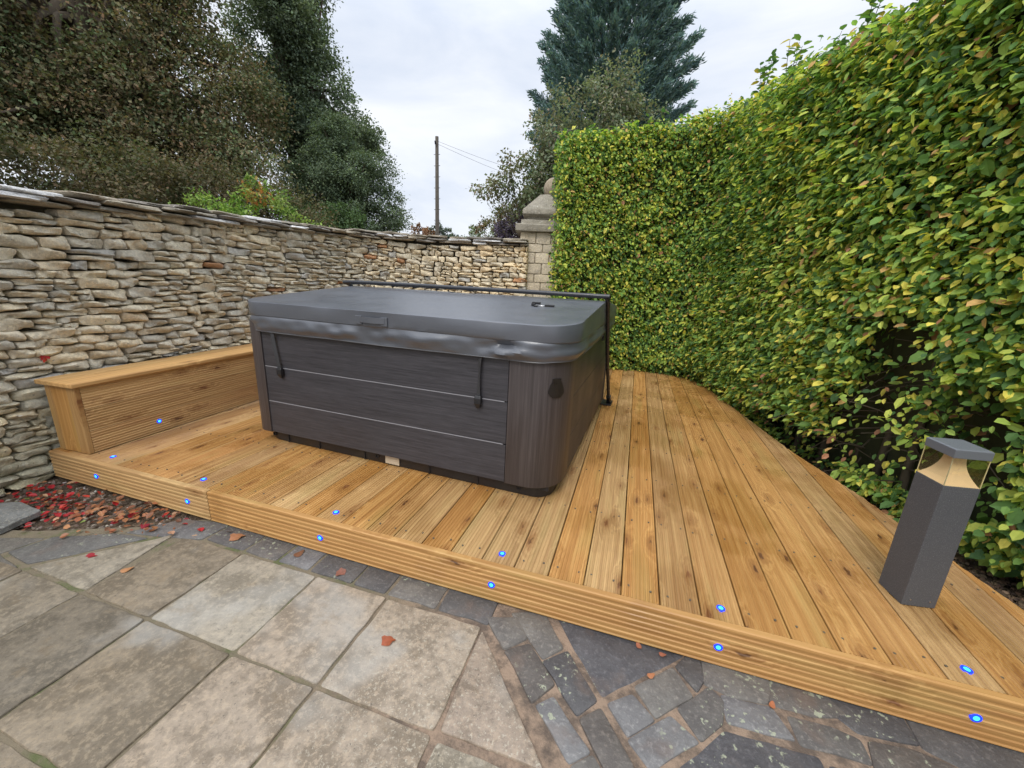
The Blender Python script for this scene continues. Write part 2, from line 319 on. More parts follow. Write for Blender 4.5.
# slate strips below the leaf litter
slab(mb,[(-1.35,-.165),(-1.33,.0),(-1.62,-.06),(-1.78,-.26),(-1.57,-.22)],G-.001,(.125,.122,.118))
slab(mb,[(-1.60,-.24),(-1.80,-.27),(-2.05,-.40),(-2.1,-.55),(-1.9,-.565)],G-.001,(.12,.117,.108))
slab(mb,[(-2.07,-.41),(-2.45,-.56),(-2.5,-.9),(-1.9,-.585),(-2.11,-.56)],G-.001,(.14,.13,.11))
t_=NT('setts'); c_=t_.coord(); base=t_.attr(); n1=t_.noise(c_,9,6,.7); n2=t_.noise(c_,55,5,.75)
c=t_.mix(t_.ss(n1,.35,.65,0,.7),base,t_.mix(1.,base,(.5,.48,.5),'MULTIPLY')); c=t_.mix(t_.ss(n2,.5,.68,0,.55),c,t_.mix(1.,base,(1.9,1.85,1.8),'MULTIPLY'))
c=t_.mix(t_.math('MULTIPLY',t_.ss(t_.noise(c_,42,3,.6),.60,.66),t_.ss(t_.noise(c_,4,2),.5,.6,0,.8)),c,(.32,.34,.24))
c=t_.mix(t_.ss(t_.noise(t_.mapv(c_,loc=(4,4,4)),6,4),.55,.72,0,.45),c,(.15,.105,.08))
msett=t_.fin(c,t_.ss(n1,.35,.65,.3,.6),t_.bump(t_.math('MULTIPLY_ADD',n2,.7,n1),.6,.008))
tag(mb.build('stone_setts',msett,smooth=30),kind='structure')
mb=MB(); slab(mb,[(-2.72,-.40),(-2.56,-.295),(-2.34,-.305),(-2.30,-.485),(-2.55,-.62)],G+.03,(.17,.175,.17),h=.03,bev=.004)
tag(mb.build('stone_slab',mpave,smooth=30,origin=(-2.5,-.42,G)),'loose grey slate slab lying on the leaves by the foot of the stone wall','slab')

# ------------------------------------------------------------ decking
def profile(w,n,dep=.0028,r=.004,th=.028):
    """x,z outline of a board (top z=0), n grooves on top"""
    pts=[(-w/2,-th),(-w/2,-r),(-w/2+r*.4,-r*.35),(-w/2+r,0)]
    a,b=-w/2+r+.003,w/2-r-.003; p=(b-a)/n
    for i in range(n):
        x=a+i*p; pts+=[(x+p*.12,0),(x+p*.3,-dep),(x+p*.7,-dep),(x+p*.88,0)]
    pts+=[(w/2-r,0),(w/2-r*.4,-r*.35),(w/2,-r),(w/2,-th)]
    return pts
xe=[1.2,1.4,1.6,1.75,1.97,2.14,2.25,2.32,2.44]; ye=[4.62,4.45,4.05,3.2,1.95,1.37,.82,.49,-.0]
def yend(x): return float(np.interp(x,xe,ye,left=4.66))
deck=thing('decking','raised deck of grooved golden timber boards under the hot tub','decking',(0,0,G))
for i in range(-19,17):
    x0=i*.15+.075; pr=profile(.1455,random.choice([7,8,8]),random.uniform(.0026,.0040))
    dz=random.uniform(-.001,.001); A=[];Bq=[]
    for (px,pz) in pr:
        A.append((x0+px,.001+random.uniform(0,.0006),pz+dz)); Bq.append((x0+px,max(.06,yend(x0+px)),pz+dz))
    if x0-.07>2.42: continue
    mb=MB(); segs=[A]; 
    for k in range(1,5):
        wb=random.uniform(-.0012,.0012); segs.append([(a[0]+wb,a[1]+(b[1]-a[1])*k/5,a[2]) for a,b in zip(A,Bq)])
    segs.append(Bq); mb.rings(segs); mb.build('board',M['deckY'],deck)
for (xa,xb) in ((-2.835,-1.462),(-1.457,2.47)):
    mb=MB(); th=.028; pr=[(-.0,-th)]   # front face towards -y; z from 0 down to -.178
    sec=[(-.002,0.0015),(-.024,.0015),(-.029,-.002),(-.030,-.008)]; z=-.010; n=7; p=(.165)/n
    for k in range(n):
        zz=z-k*p; sec+=[(-.030,zz-p*.2),(-.0268,zz-p*.36),(-.0268,zz-p*.68),(-.030,zz-p*.84)]
    sec+=[(-.030,-.1745),(-.002,-.1745)]
    R=[[(xx,y,z) for y,z in sec] for xx in np.linspace(xa,xb,8)]; mb.rings(R); mb.build('fascia_board',M['deckX'],deck)
mb=MB(); 
for k in range(9): mb.box((-2.8,.04+k*.5,-.16),(2.25 if k<2 else (1.9 if k<5 else 1.1),.085+k*.5,-.030))
mb.build('joist',M['deckX'],deck)
mb=MB()
for i in range(-19,16):
    for k in range(9):
        for o_ in (-.045,.045):
            x=i*.15+.075+o_+random.uniform(-.006,.006); y=.066+k*.5+random.uniform(-.01,.01)
            if y<yend(x)-.1 and not any(abs(x-q)<.05 and k==0 for q in (-2.39,-1.61,-.683,.225,1.127,1.883)): mb.rings([[(x+.0045*math.cos(a),y+.0045*math.sin(a),z_) for a in [2*math.pi*j/8 for j in range(8)]] for z_ in (-.006,.0012)])
tag(mb.build('screw_heads',plain('screw_head',(.09,.075,.055),.45),deck),kind='stuff')

# bench ---------------------------------------------------------------------
bench=thing('storage_bench','low grooved timber bench with flat plank top against the stone wall','bench',(-2.543,.03,0),math.radians(3.0))
bl=2.35
for k in range(3):
    mb=MB(); z0=.004+k*.146; sec=[(-.028,z0),(-.002,z0),(0,z0+.002)]; n=8; p=.139/n
    for j in range(n):
        zz=z0+.0025+j*p; sec+=[(0,zz+p*.15),(-.003,zz+p*.32),(-.003,zz+p*.68),(0,zz+p*.85)]
    sec+=[(0,z0+.142),(-.002,z0+.144),(-.028,z0+.144)]
    mb.rings([[(x,y,z) for x,z in sec] for y in np.linspace(.028,bl,6)]); mb.build('front_board',M['benchF'],bench,world=False)
mb=MB(); mb.box((-.075,0,.003),(.0005,.0265,.4435)); mb.build('corner_board',M['benchZ'],bench,world=False,bevel=.003)
mb=MB(); mb.box((-.215,.002,.003),(-.078,.0275,.4435)); mb.build('end_board',M['benchZ'],bench,world=False,bevel=.003)
mb=MB(); mb.box((-.268,.002,.003),(-.218,.0275,.4435)); mb.build('end_board',M['benchZ'],bench,world=False,bevel=.003)
mb=MB(); mb.box((-.165,-.025,.4450),(.028,bl+.01,.473)); mb.build('top_board',M['benchY'],bench,world=False,bevel=.006)
mb=MB(); mb.box((-.292,-.025,.4450),(-.1668,bl+.01,.4728)); mb.build('top_board',M['benchY'],bench,world=False,bevel=.004)
mb=MB(); mb.box((-.30,bl-.03,.003),(-.03,bl-.003,.4435)); mb.build('end_board',M['benchZ'],bench,world=False,bevel=.003)

# blue lights -----------------------------------------------------------------
def emis(name,col,st):
    t=NT(name); t.fin((.02,.05,.3),.2); t.b.inputs['Emission Color'].default_value=col+(1,); t.b.inputs['Emission Strength'].default_value=st; return t.m
mL=emis('blue_led_lens',(.03,.42,1.),2.6); mR=emis('blue_led_ring',(.0,.03,.95),1.3)
def disc(mb,r0,r1,h,n=20):
    a=[2*math.pi*k/n for k in range(n)]
    if r0==0: mb.rings([[(r1*math.cos(t),r1*math.sin(t),-.008) for t in a],[(r1*math.cos(t),r1*math.sin(t),h*.8) for t in a],[(r1*.8*math.cos(t),r1*.8*math.sin(t),h) for t in a]])
    else:
        R=[[(q*math.cos(t),q*math.sin(t),z) for t in a] for q,z in ((r1,-.01),(r1,h*.8),(r1-.001,h),(r0,h),(r0,-.01))]; mb.rings(R,False,False)
def light(loc,rot,label):
    o=thing('deck_light',label,'light',loc,group='small round blue lights in the decking'); o.rotation_euler=rot
    mb=MB(); disc(mb,0,.0085,.0035); mb.build('lens',mL,o,world=False,smooth=40)
    mb=MB(); disc(mb,.0088,.0155,.0025); mb.build('ring',mR,o,world=False,smooth=40)
dx=[-2.39,-1.61,-.683,.225,1.127,1.883]; fx=[-2.40,-1.622,-.705,.211,1.117,1.873]
od=['leftmost','second from left','third from left','fourth from left','fifth from left','rightmost']
for i in range(6):
    light((dx[i],.066,.0),(0,0,0),'blue light flat in the deck boards, %s of the six on top'%od[i])
    light((fx[i],-.030,-.092),(math.pi/2,0,0),'blue light in the upright front edge of the deck, %s of six'%od[i])
light((-2.566,.452,.083),(0,math.pi/2,math.radians(3)),'blue light low on the grooved front of the timber bench')

# ------------------------------------------------------------ dry stone wall
def crom(P,n):
    P=np.array(P,float); out=[]
    Q=np.vstack([2*P[0]-P[1],P,2*P[-1]-P[-2]])
    for i in range(1,len(Q)-2):
        for k in range(n):
            t=k/n; a,b,c,d=Q[i-1],Q[i],Q[i+1],Q[i+2]
            out.append(.5*((2*b)+(-a+c)*t+(2*a-5*b+4*c-d)*t*t+(-a+3*b-3*c+d)*t**3))
    out.append(Q[-2]); return np.array(out)
class Path:
    def __init__(s,P,n=12):
        s.p=crom(P,n); d=np.diff(s.p[:,:2],axis=0); s.s=np.concatenate([[0],np.cumsum(np.hypot(d[:,0],d[:,1]))]); s.L=s.s[-1]
        tn=np.gradient(s.p[:,:2],s.s,axis=0); s.t=tn/np.linalg.norm(tn,axis=1)[:,None]
    def at(s,q):
        return np.array([np.interp(q,s.s,s.p[:,i]) for i in range(s.p.shape[1])]).T
    def tan(s,q):
        v=np.array([np.interp(q,s.s,s.t[:,i]) for i in range(2)]).T; return v/np.linalg.norm(v,axis=-1,keepdims=True)
wp=Path([(-2.72,-2.6,1.5),(-2.82,-1.2,1.56),(-2.87,-.26,1.592),(-2.88,.1,1.60),(-2.91,.56,1.635),(-2.95,1.23,1.672),(-2.95,1.72,1.68),(-2.90,2.28,1.69),(-2.82,2.98,1.72),(-2.48,3.57,1.745),(-1.97,3.98,1.75),(-1.4,4.1,1.75),(-.86,4.17,1.75)])
# stone template: surface of a subdivided cube pushed to a superellipsoid
def cubegrid(a,b,c):
    idx={};V=[];Fc=[]
    def vid(p):
        k=tuple(np.round(p,5)); 
        if k not in idx: idx[k]=len(V); V.append(p)
        return idx[k]
    for ax,n1,n2 in ((0,b,c),(1,a,c),(2,a,b)):
        for sg in (-1,1):
            for i in range(n1):
                for j in range(n2):
                    q=[]
                    for (ii,jj) in ((i,j),(i+1,j),(i+1,j+1),(i,j+1)):
                        p=[0,0,0]; p[ax]=sg; o=[k for k in range(3) if k!=ax]; p[o[0]]=-1+2*ii/n1; p[o[1]]=-1+2*jj/n2; q.append(vid(tuple(p)))
                    if (sg>0)==(ax==1): q.reverse()
                    Fc.append(tuple(q))
    return np.array(V,float),Fc
TV,TF=cubegrid(8,2,4)
def stone(mb,c,tx,l,h,d,col,power=6,rough=1.):
    """c centre, tx unit tangent (2d), l length, h height, d depth"""
    nrm=(np.abs(TV)**power).sum(1)**(1/power); P=TV/nrm[:,None]
    x,y,z=P[:,0].copy(),P[:,1].copy(),P[:,2].copy()
    tap=random.uniform(-.28,.28)*rough; z=z*(1+tap*x); sk=random.uniform(-.12,.12)*rough
    ph=[random.uniform(0,6.28) for _ in range(6)]
    z=z+rough*(.11*np.sin(2.6*x+ph[0])+.07*np.sin(5.1*x+ph[1]))*np.sign(z)*np.abs(z); z=z+.15*rough*np.sin(1.7*x+ph[4])
    x=x*(1+.06*rough*np.sin(2*z+ph[2]))+sk*z*.4; y=y+rough*rng.normal(0,.035,len(y)); z=z+rough*rng.normal(0,.045,len(z)); x=x+rough*rng.normal(0,.012,len(x))
    y=y+rough*.13*np.sin(2.2*x+1.7*z+ph[3])-.2*sk*x
    X=c[0]+tx[0]*x*l/2-tx[1]*y*d/2*-1*-1; Y=c[1]+tx[1]*x*l/2+tx[0]*y*d/2; X=c[0]+tx[0]*x*l/2-tx[1]*y*d/2
    Z=c[2]+z*h/2
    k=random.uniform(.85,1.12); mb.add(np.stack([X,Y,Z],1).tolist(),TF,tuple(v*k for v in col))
pal=[(.67,.59,.44),(.71,.63,.47),(.62,.56,.43),(.60,.55,.44),(.72,.62,.44),(.53,.49,.40),(.68,.57,.40),(.64,.58,.46)]
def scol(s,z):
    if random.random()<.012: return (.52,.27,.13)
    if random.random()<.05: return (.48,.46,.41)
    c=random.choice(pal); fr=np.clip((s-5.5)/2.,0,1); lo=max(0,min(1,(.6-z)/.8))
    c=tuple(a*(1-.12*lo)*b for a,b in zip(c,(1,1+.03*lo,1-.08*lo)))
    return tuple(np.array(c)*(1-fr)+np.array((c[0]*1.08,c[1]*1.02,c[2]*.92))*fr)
wall=thing('dry_stone_wall','long curving dry stone wall of pale stones topped with thin flat slabs','wall',(-2.9,0,G))
mb=MB(); 
def wobz(s,z): return .018*math.sin(1.3*s+.5+z)+.012*math.sin(3.1*s+z*2)
def inpt(s0,s1,z,h,col=None,big=False):
    sm=(s0+s1)/2; p=wp.at(sm); tx=wp.tan(sm); nx=np.array((tx[1],-tx[0]))   # normal to the yard side
    out=random.uniform(-.012,.012)-.02*(z+.2); c=(p[0]+nx[0]*(out-.09),p[1]+nx[1]*(out-.09),z+h/2+wobz(sm,z))
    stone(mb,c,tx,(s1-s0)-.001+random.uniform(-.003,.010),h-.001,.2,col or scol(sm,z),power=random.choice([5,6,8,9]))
z=G-.03; S0=0; SL=wp.L
top=lambda s: float(wp.at(s)[2])-.105
special=[]
while z<1.72:
    H=random.uniform(.046,.080); s=S0+random.uniform(-.1,0)
    while s<SL-.02:
        L=random.uniform(.08,.25)*(1.3 if H>.078 else 1.); 
        if s>5.6: L*=.85
        e=min(s+L,SL); rem=top((s+e)/2)-z
        if rem>.018:
            hh=min(H,rem)
            if rem-hh<.03: hh=rem
            if hh>.064 and random.random()<.45:
                k=random.uniform(.4,.6)*hh; e2=min(s+L*random.uniform(.9,1.5),SL); m1=s+(e2-s)*random.uniform(.3,.7)
                if random.random()<.5: inpt(s,m1,z,k); inpt(m1,e2,z,k)
                else: inpt(s,e2,z,k)
                m1=s+(e2-s)*random.uniform(.3,.7)
                if random.random()<.6: inpt(s,m1,z+k,hh-k); inpt(m1,e2,z+k,hh-k)
                else: inpt(s,e2,z+k,hh-k)
                e=e2
            else: inpt(s,e,z,hh)
        s=e
    z+=H
mb.build('stonework',M['stone'],wall,smooth=50)
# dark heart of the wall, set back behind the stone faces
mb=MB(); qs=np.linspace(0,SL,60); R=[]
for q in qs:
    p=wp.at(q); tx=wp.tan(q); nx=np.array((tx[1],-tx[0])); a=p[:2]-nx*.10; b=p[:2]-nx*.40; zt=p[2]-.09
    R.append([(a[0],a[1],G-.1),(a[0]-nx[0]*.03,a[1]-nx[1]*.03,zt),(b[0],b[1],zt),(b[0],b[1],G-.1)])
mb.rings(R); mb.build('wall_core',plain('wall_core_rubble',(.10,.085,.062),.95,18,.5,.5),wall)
mb=MB()
for lay,(zo,th,ov) in enumerate(((-.104,.034,.02),(-.072,.034,.032),(-.040,.034,.012))):
    s=random.uniform(-.2,0)
    while s<SL:
        L=random.uniform(.18,.5); e=min(s+L,SL+.0); sm=(s+e)/2; p=wp.at(sm); tx=wp.tan(sm); nx=np.array((tx[1],-tx[0])); o=ov+random.uniform(-.014,.014); D=.44
        if e-s>.05:
            zc=p[2]+zo+th/2+random.uniform(-.006,.008); cc=random.choice([(.26,.235,.19),(.34,.30,.24),(.20,.18,.155),(.60,.60,.60),(.30,.265,.20),(.28,.24,.18)])
            stone(mb,(p[0]+nx[0]*(o-D/2),p[1]+nx[1]*(o-D/2),zc),tx,e-s-.004,th*random.uniform(.75,1.1),D,cc,power=9,rough=.35)
        s=e
mb.build('coping',M['cope'],wall,smooth=50)

# gate pier -------------------------------------------------------------------
pier=thing('gate_pier','square stone pier with moulded cap and ball finial at the far end of the wall','pier',(-.675,4.79,G),math.radians(14.0))
hw=.44; mb=MB(); z=G-.05-G; zt=1.845-G; k=0
# blocks on front and left faces, in courses
cnt=0
def pst(x0,x1,z0,z1,face,col,d=.1):
    l=x1-x0; h=z1-z0
    if face=='f': c=((x0+x1)/2,-hw+d/2,(z0+z1)/2); tx=(1,0)
    else: c=(-hw+d/2,(x0+x1)/2,(z0+z1)/2); tx=(0,-1)
    stone(mb,c,tx,l-.004,h-.004,d,col,power=14,rough=.15)
ac=[(.62,.53,.40),(.58,.50,.37),(.65,.565,.43),(.55,.48,.37)]
z=0.
while z<zt-.01:
    H=min(random.uniform(.10,.15),zt-z)
    if zt-z-H<.06: H=zt-z
    q=.22 if cnt%2 else .32
    xs=[-hw,-hw+q]; x=xs[-1]
    while x<hw-.12: x=min(x+random.uniform(.15,.3),hw); xs.append(x)
    xs[-1]=hw
    for a,b in zip(xs[:-1],xs[1:]): pst(a,b,z,z+H,'f',random.choice(ac))
    for a,b in zip(xs[:-1],xs[1:]): pst(-b,-a,z,z+H,'l',random.choice(ac))
    z+=H; cnt+=1
mb.build('pier_masonry',M['ashlar'],pier,world=False,smooth=50)
mb=MB(); mb.box((-hw+.02,-hw+.02,-.1),(hw-.02,hw-.02,zt-.002)); mb.build('pier_core',plain('pier_core_stone',(.30,.26,.19),.9,14,.3,.3),pier,world=False)
def sq(h,z): return [(-h,-h,z),(h,-h,z),(h,h,z),(-h,h,z)]
def sqr(h,z,n=5,w=.006):
    P=[];c=sq(h,z)
    for i in range(4):
        a=np.array(c[i]);b=np.array(c[(i+1)%4])
        for k in range(n): q=a+(b-a)*k/n; P.append((q[0]+random.uniform(-w,w),q[1]+random.uniform(-w,w),q[2]+random.uniform(-w,w)))
    return P
mb=MB(); Z=lambda zz:zz-G
prof=[(hw,1.846),(.505,1.85),(.51,1.86),(.51,1.935),(.50,1.945),(.445,1.95),(.44,2.0),(.42,2.01),(.36,2.015),(.36,2.05),(.41,2.065),(.425,2.09),(.425,2.135),(.41,2.16),(.38,2.18),(.19,2.38),(.14,2.39)]
mb.rings([sqr(h,Z(z),6,.004,) for h,z in prof]); gc=(.30,.275,.225); mb.c=[gc+(1,)]*len(mb.v); mb.build('pier_cap',M['cap'],pier,world=False,smooth=35)
mb=MB(); n=20; zc=Z(2.495); R=.15; rs=[]
for (rr,zz) in ((.09,-.155),(.085,-.13),(.06,-.125)): rs.append([(rr*math.cos(a),rr*math.sin(a),zc+zz) for a in [2*math.pi*k/n for k in range(n)]])
for i in range(3,14):
    th=math.pi*i/14; th=math.pi-math.pi*i/14*1.0
    rs.append([(R*math.sin(th)*math.cos(a),R*math.sin(th)*math.sin(a),zc+R*math.cos(th)) for a in [2*math.pi*k/n for k in range(n)]])
mb.rings(rs); mb.c=[(.36,.30,.22,1)]*len(mb.v); mb.build('ball_finial',M['cap'],pier,world=False,smooth=60)

# ------------------------------------------------------------ hot tub
X0,X1,Y0,Y1=-1.750,.472,.575,2.775; CX,CY=(X0+X1)/2,(Y0+Y1)/2
tub=thing('hot_tub','square hot tub with dark wood-look sides and grey padded cover on the decking','hot tub',(CX,CY,0))
def outline(off,rad=.20,nc=10,ns=26,taper=0):
    """rounded rectangle, counter-clockwise, starting on the front-left straight; returns (x,y,nx,ny)"""
    x0,x1,y0,y1=X0-off,X1+off,Y0-off,Y1+off; rad=max(.01,rad+off*.8); P=[]
    def st(a,b,nn):
        for k in range(ns):
            q=k/ns; P.append((a[0]+(b[0]-a[0])*q,a[1]+(b[1]-a[1])*q,nn[0],nn[1]))
    def arc(cx,cy,a0):
        for k in range(nc):
            a=a0+math.pi/2*k/nc; P.append((cx+rad*math.cos(a),cy+rad*math.sin(a),math.cos(a),math.sin(a)))
    st((x0+rad,y0),(x1-rad,y0),(0,-1)); arc(x1-rad,y0+rad,-math.pi/2); st((x1,y0+rad),(x1,y1-rad),(1,0)); arc(x1-rad,y1-rad,0)
    st((x1-rad,y1),(x0+rad,y1),(0,1)); arc(x0+rad,y1-rad,math.pi/2); st((x0,y1-rad),(x0,y0+rad),(-1,0)); arc(x0+rad,y0+rad,math.pi)
    return P
def ring(off,z,rad=.20,fz=None):
    return [(x,y,(fz(x,y) if fz else z)) for x,y,_,_ in outline(off,rad)]
t_=NT('wood_look_panel'); c_=t_.coord()
nn=t_.noise(t_.mapv(c_,(3,3,90)),1.,5,.6); n2=t_.noise(t_.mapv(c_,(14,14,420)),1.,3,.6); n3=t_.noise(c_,2.2,3)
f_=t_.math('MULTIPLY_ADD',n2,.5,t_.math('MULTIPLY',nn,.6)); c=t_.ramp(f_,[(.35,(.018,.018,.022)),(.6,(.044,.043,.050)),(.8,(.072,.070,.079))])
mpan=t_.fin(c,t_.ss(n3,.3,.7,.38,.5),t_.bump(f_,.25,.002))
t_=NT('wood_look_corner'); c_=t_.coord()
nn=t_.noise(t_.mapv(c_,(70,70,1.6)),1.,4,.6); n2=t_.noise(t_.mapv(c_,(330,330,6)),1.,3,.6)
f_=t_.math('MULTIPLY_ADD',n2,.4,t_.math('MULTIPLY',nn,.65)); c=t_.ramp(f_,[(.35,(.034,.028,.029)),(.55,(.062,.053,.054)),(.75,(.098,.086,.086))])
mcor=t_.fin(c,.45,t_.bump(f_,.25,.002))
mb=MB(); mb.rings([ring(-.055,.0,.15),ring(-.05,.006,.15),ring(-.045,.085,.15)]); base=mb.build('base_tray',plain('base_plastic',(.020,.019,.020),.5,12,.3,.1),tub,smooth=40)
# vent holes and the dividing ribs of the base tray
for x in (-1.63,-.74,.24):
    mb=MB(); a=[2*math.pi*k/12 for k in range(12)]; mb.rings([[(x+r_*math.cos(t),yy,.045+r_*math.sin(t)) for t in a] for r_,yy in ((.016,.635),(.016,.6175),(.010,.6175),(.010,.627))]); mb.build('vent_hole',M['black'],tub)
for x in (-1.5,-1.22,-.84,-.35,-.02):
    mb=MB(); mb.box((x-.004,.617,.004),(x+.004,.627,.082)); mb.build('tray_rib',M['black'],tub)
mb=MB(); mb.box((-.672,.6145,.014),(-.568,.618,.068)); mb.build('data_label',plain('cream_label',(.48,.40,.29),.5,25,.15),tub)
# corner columns
O=outline(0,.20); 
def corner(pts,z0=.078,z1=.86):
    mb=MB(); R=[]
    for (x,y,nx,ny) in pts:
        o=.0; R.append([(x-nx*.05,y-ny*.05,z0),(x-nx*.004,y-ny*.004,z0),(x,y,z0+.006),(x,y,z1),(x-nx*.05,y-ny*.05,z1)])
    mb.rings(R); return mb.build('corner_panel',mcor,tub,smooth=40)
def arcp(cx,cy,a0,ext0,ext1,rad=.20):
    P=[]
    for k in range(11):
        a=a0+math.pi/2*k/10; P.append((cx+rad*math.cos(a),cy+rad*math.sin(a),math.cos(a),math.sin(a)))
    d0=(math.sin(a0),-math.cos(a0)); p=P[0]; P.insert(0,(p[0]+d0[0]*ext0,p[1]+d0[1]*ext0,p[2],p[3]))
    a1=a0+math.pi/2; p=P[-1]; P.append((p[0]-math.sin(a1)*ext1,p[1]+math.cos(a1)*ext1,p[2],p[3])); return P
corner(arcp(X1-.2,Y0+.2,-math.pi/2,.105,.06)); corner(arcp(X1-.2,Y1-.2,0,.06,.08)); corner(arcp(X0+.2,Y1-.2,math.pi/2,.08,.06))
# front-left corner is seen almost edge on and reads narrower
corner(arcp(X0+.09,Y0+.09,math.pi,.10,.057,.09))
def panel(mbv,name='side_panel'): return mbv.build(name,mpan,tub,bevel=.002)
zs=[.080,.312,.560,.855]
for k in range(3):
    mb=MB(); mb.box((-1.599,Y0+.006,zs[k]+.0025),(.162,Y0+.03,zs[k+1]-.0025)); panel(mb)
    mb=MB(); mb.box((X1-.03,Y0+.265,zs[k]+.001),(X1-.006,Y1-.265,zs[k+1]-.001)); panel(mb)
    mb=MB(); mb.box((X0+.006,Y0+.12,zs[k]+.001),(X0+.03,Y1-.265,zs[k+1]-.001)); panel(mb)
    mb=MB(); mb.box((X0+.285,Y1-.03,zs[k]+.001),(X1-.285,Y1-.006,zs[k+1]-.001)); panel(mb)
mline=plain('pale_trim_line',(.25,.25,.27),.4)
for z in zs[1:3]:
    mb=MB(); mb.box((-1.597,Y0+.0045,z-.0022),(.145,Y0+.028,z+.0022)); mb.build('trim_line',mline,tub)
mb=MB(); mb.box((X0+.06,Y0+.06,.05),(X1-.06,Y1-.06,.84)); mb.build('inner_shell',M['black'],tub)
# badge on the right front column
mb=MB(); cxx,cyy,rr=X1-.2,Y0+.2,.2; R=[]
for k in range(9):
    q=k/8; z=.712-.105*q; w=.035+.062*math.sin(min(1,q*1.25)*math.pi/2) if q<.8 else .097-.05*(q-.8)/.2
    if q==0: w=.05
    row=[]
    for j in range(7):
        a=math.radians(-44)+(j/6-.5)*w/rr*1.0-(.02*(1-q)); row.append((cxx+(rr+.005)*math.cos(a),cyy+(rr+.005)*math.sin(a),z))
    R.append(row)
back=[[(cxx+(p[0]-cxx)*.97,cyy+(p[1]-cyy)*.97,p[2]) for p in row] for row in R]
mb.rings([a+b[::-1] for a,b in zip(R,back)]); mb.build('badge',plain('badge_black',(.016,.013,.012),.35,40,.2),tub,smooth=40)

# padded cover: tent shaped (thicker along the middle fold)
t_=NT('cover_vinyl'); c_=t_.coord(); n1=t_.noise(c_,350,2); n2=t_.noise(c_,5,4); n3=t_.noise(c_,30,3)
c=t_.mix(n2,(.066,.073,.088),(.088,.096,.113))
mvin=t_.fin(c,t_.ss(n2,.3,.7,.30,.38),t_.bump(n1,.18,.0015,t_.bump(n3,.12,.004)),Specular_IOR_Level=.95)
def tent(y): 
    q=min(1,abs(y-CY)/(CY-Y0+.02)); return 1.078-.088*q
def ztop(d): return lambda x,y: tent(y)-d
def wav(i,n,seed,am):
    a=i/n*2*math.pi; return am*(math.sin(5*a+seed)+.7*math.sin(11*a+seed*2.1)+.5*math.sin(17*a+seed*.7)+.35*math.sin(31*a+seed*1.7))/2
def oring(off,z,seed=0,am=0,zam=0,fz=None,rad=.20):
    P=outline(off,rad,nc=14,ns=60); n=len(P); return [(x+nx*wav(i,n,seed,am),y+ny*wav(i,n,seed,am),(fz(x,y) if fz else z)+wav(i,n,seed+2,zam)) for i,(x,y,nx,ny) in enumerate(P)]
cv=MB(); 
rs=[oring(-.01,.86),oring(.026,.899,1,.001),oring(.032,.906,1,.0015,.001),oring(.033,.925,1.5,.003),oring(.034,0,1.7,.002,0,ztop(.006)),oring(.033,0,0,0,0,ztop(.0015)),oring(.030,0,0,0,0,ztop(0))]
for s_ in (.03,.12,.3,.5,.7,.9):
    o=oring(.030,0,0,0,0,ztop(0)); rs.append([(CX+(x-CX)*(1-s_),CY+(y-CY)*(1-s_),tent(CY+(y-CY)*(1-s_))-.0) for x,y,z in o])
cv.rings(rs,cap0=False); cover=cv.build('cover',mvin,tub,smooth=35)
# skirt hanging below the padded edge with soft folds
def fold(x,y,nx,ny,v):
    """outward displacement of the skirt: v=0 top .. 1 bottom"""
    d=0
    if ny<-.3:
        for (xc,w,am) in ((-1.25,.30,.010),(-.66,.10,-.016),(-.35,.22,.012),(.02,.10,-.018),(.25,.10,.018),(-.95,.16,.008),(-.50,.06,-.008)):
            d+=am*math.exp(-((x-xc)/w)**2)*math.sin(math.pi*min(1,v*1.05))
        d+=-.028*math.exp(-((x-.17-.14*(v-.3))/.10)**2)*math.exp(-((v-.32)/.17)**2)+.016*math.exp(-((x-.13)/.13)**2)*math.exp(-((v-.70)/.2)**2)
    if nx>.3:
        for (yc,w,am) in ((.85,.12,.012),(1.1,.10,-.013),(1.5,.2,.007),(2.1,.2,-.008)): d+=am*math.exp(-((y-yc)/w)**2)*math.sin(math.pi*v)
    return d
P=outline(0,.20,nc=16,ns=90); rs=[]; vs_=[0,.04,.1,.2,.32,.45,.6,.75,.9,.97,1.]; n=len(P)
for v in vs_:
    row=[]
    for i,(x,y,nx,ny) in enumerate(P):
        o=.022+.012*math.sin(math.pi*min(1,v*1.1+.05))**.7-.004*v+.004*math.sin(9*v+x*4)*v*(1-v)*4+fold(x,y,nx,ny,v)+wav(i,n,3,.0018)+(.006*math.sin(23*x+6*v)+.004*math.sin(41*x-5*v))*math.sin(math.pi*v)*(.4+.6*math.sin(3.1*x+1)**2)
        zb=.798+wav(i,n,1.3,.0025)+(.004 if nx>.5 else 0); zt_=.904+wav(i,n,.4,.002)+ (.010*math.exp(-((x-.25)/.12)**2) if ny<-.3 else 0)
        row.append((x+nx*o,y+ny*o,zt_+(zb-zt_)*v))
    rs.append(row)
inn=[[(x-nx*0+nx*.006,y+ny*.006,.802+0) for (x,y,nx,ny) in P]]
mb=MB(); mb.rings(rs+inn,False,False); mb.build('skirt',mvin,cover,smooth=60); 
pp=[(x,y,z+.0) for x,y,z in rs[-1]][::2]; mb=MB(); 
ro=[]; P2=P[::2]
mb=MB()
for k in range(6):
    a=2*math.pi*k/6; ro.append([(p[0]+q[2]*.0028*math.cos(a),p[1]+q[3]*.0028*math.cos(a),p[2]+.0028*math.sin(a)) for p,q in zip(pp,P2)])
ro.append(ro[0]); mb.rings(ro,False,False); mb.build('piping',plain('piping_vinyl',(.085,.088,.095),.35),cover,smooth=60)
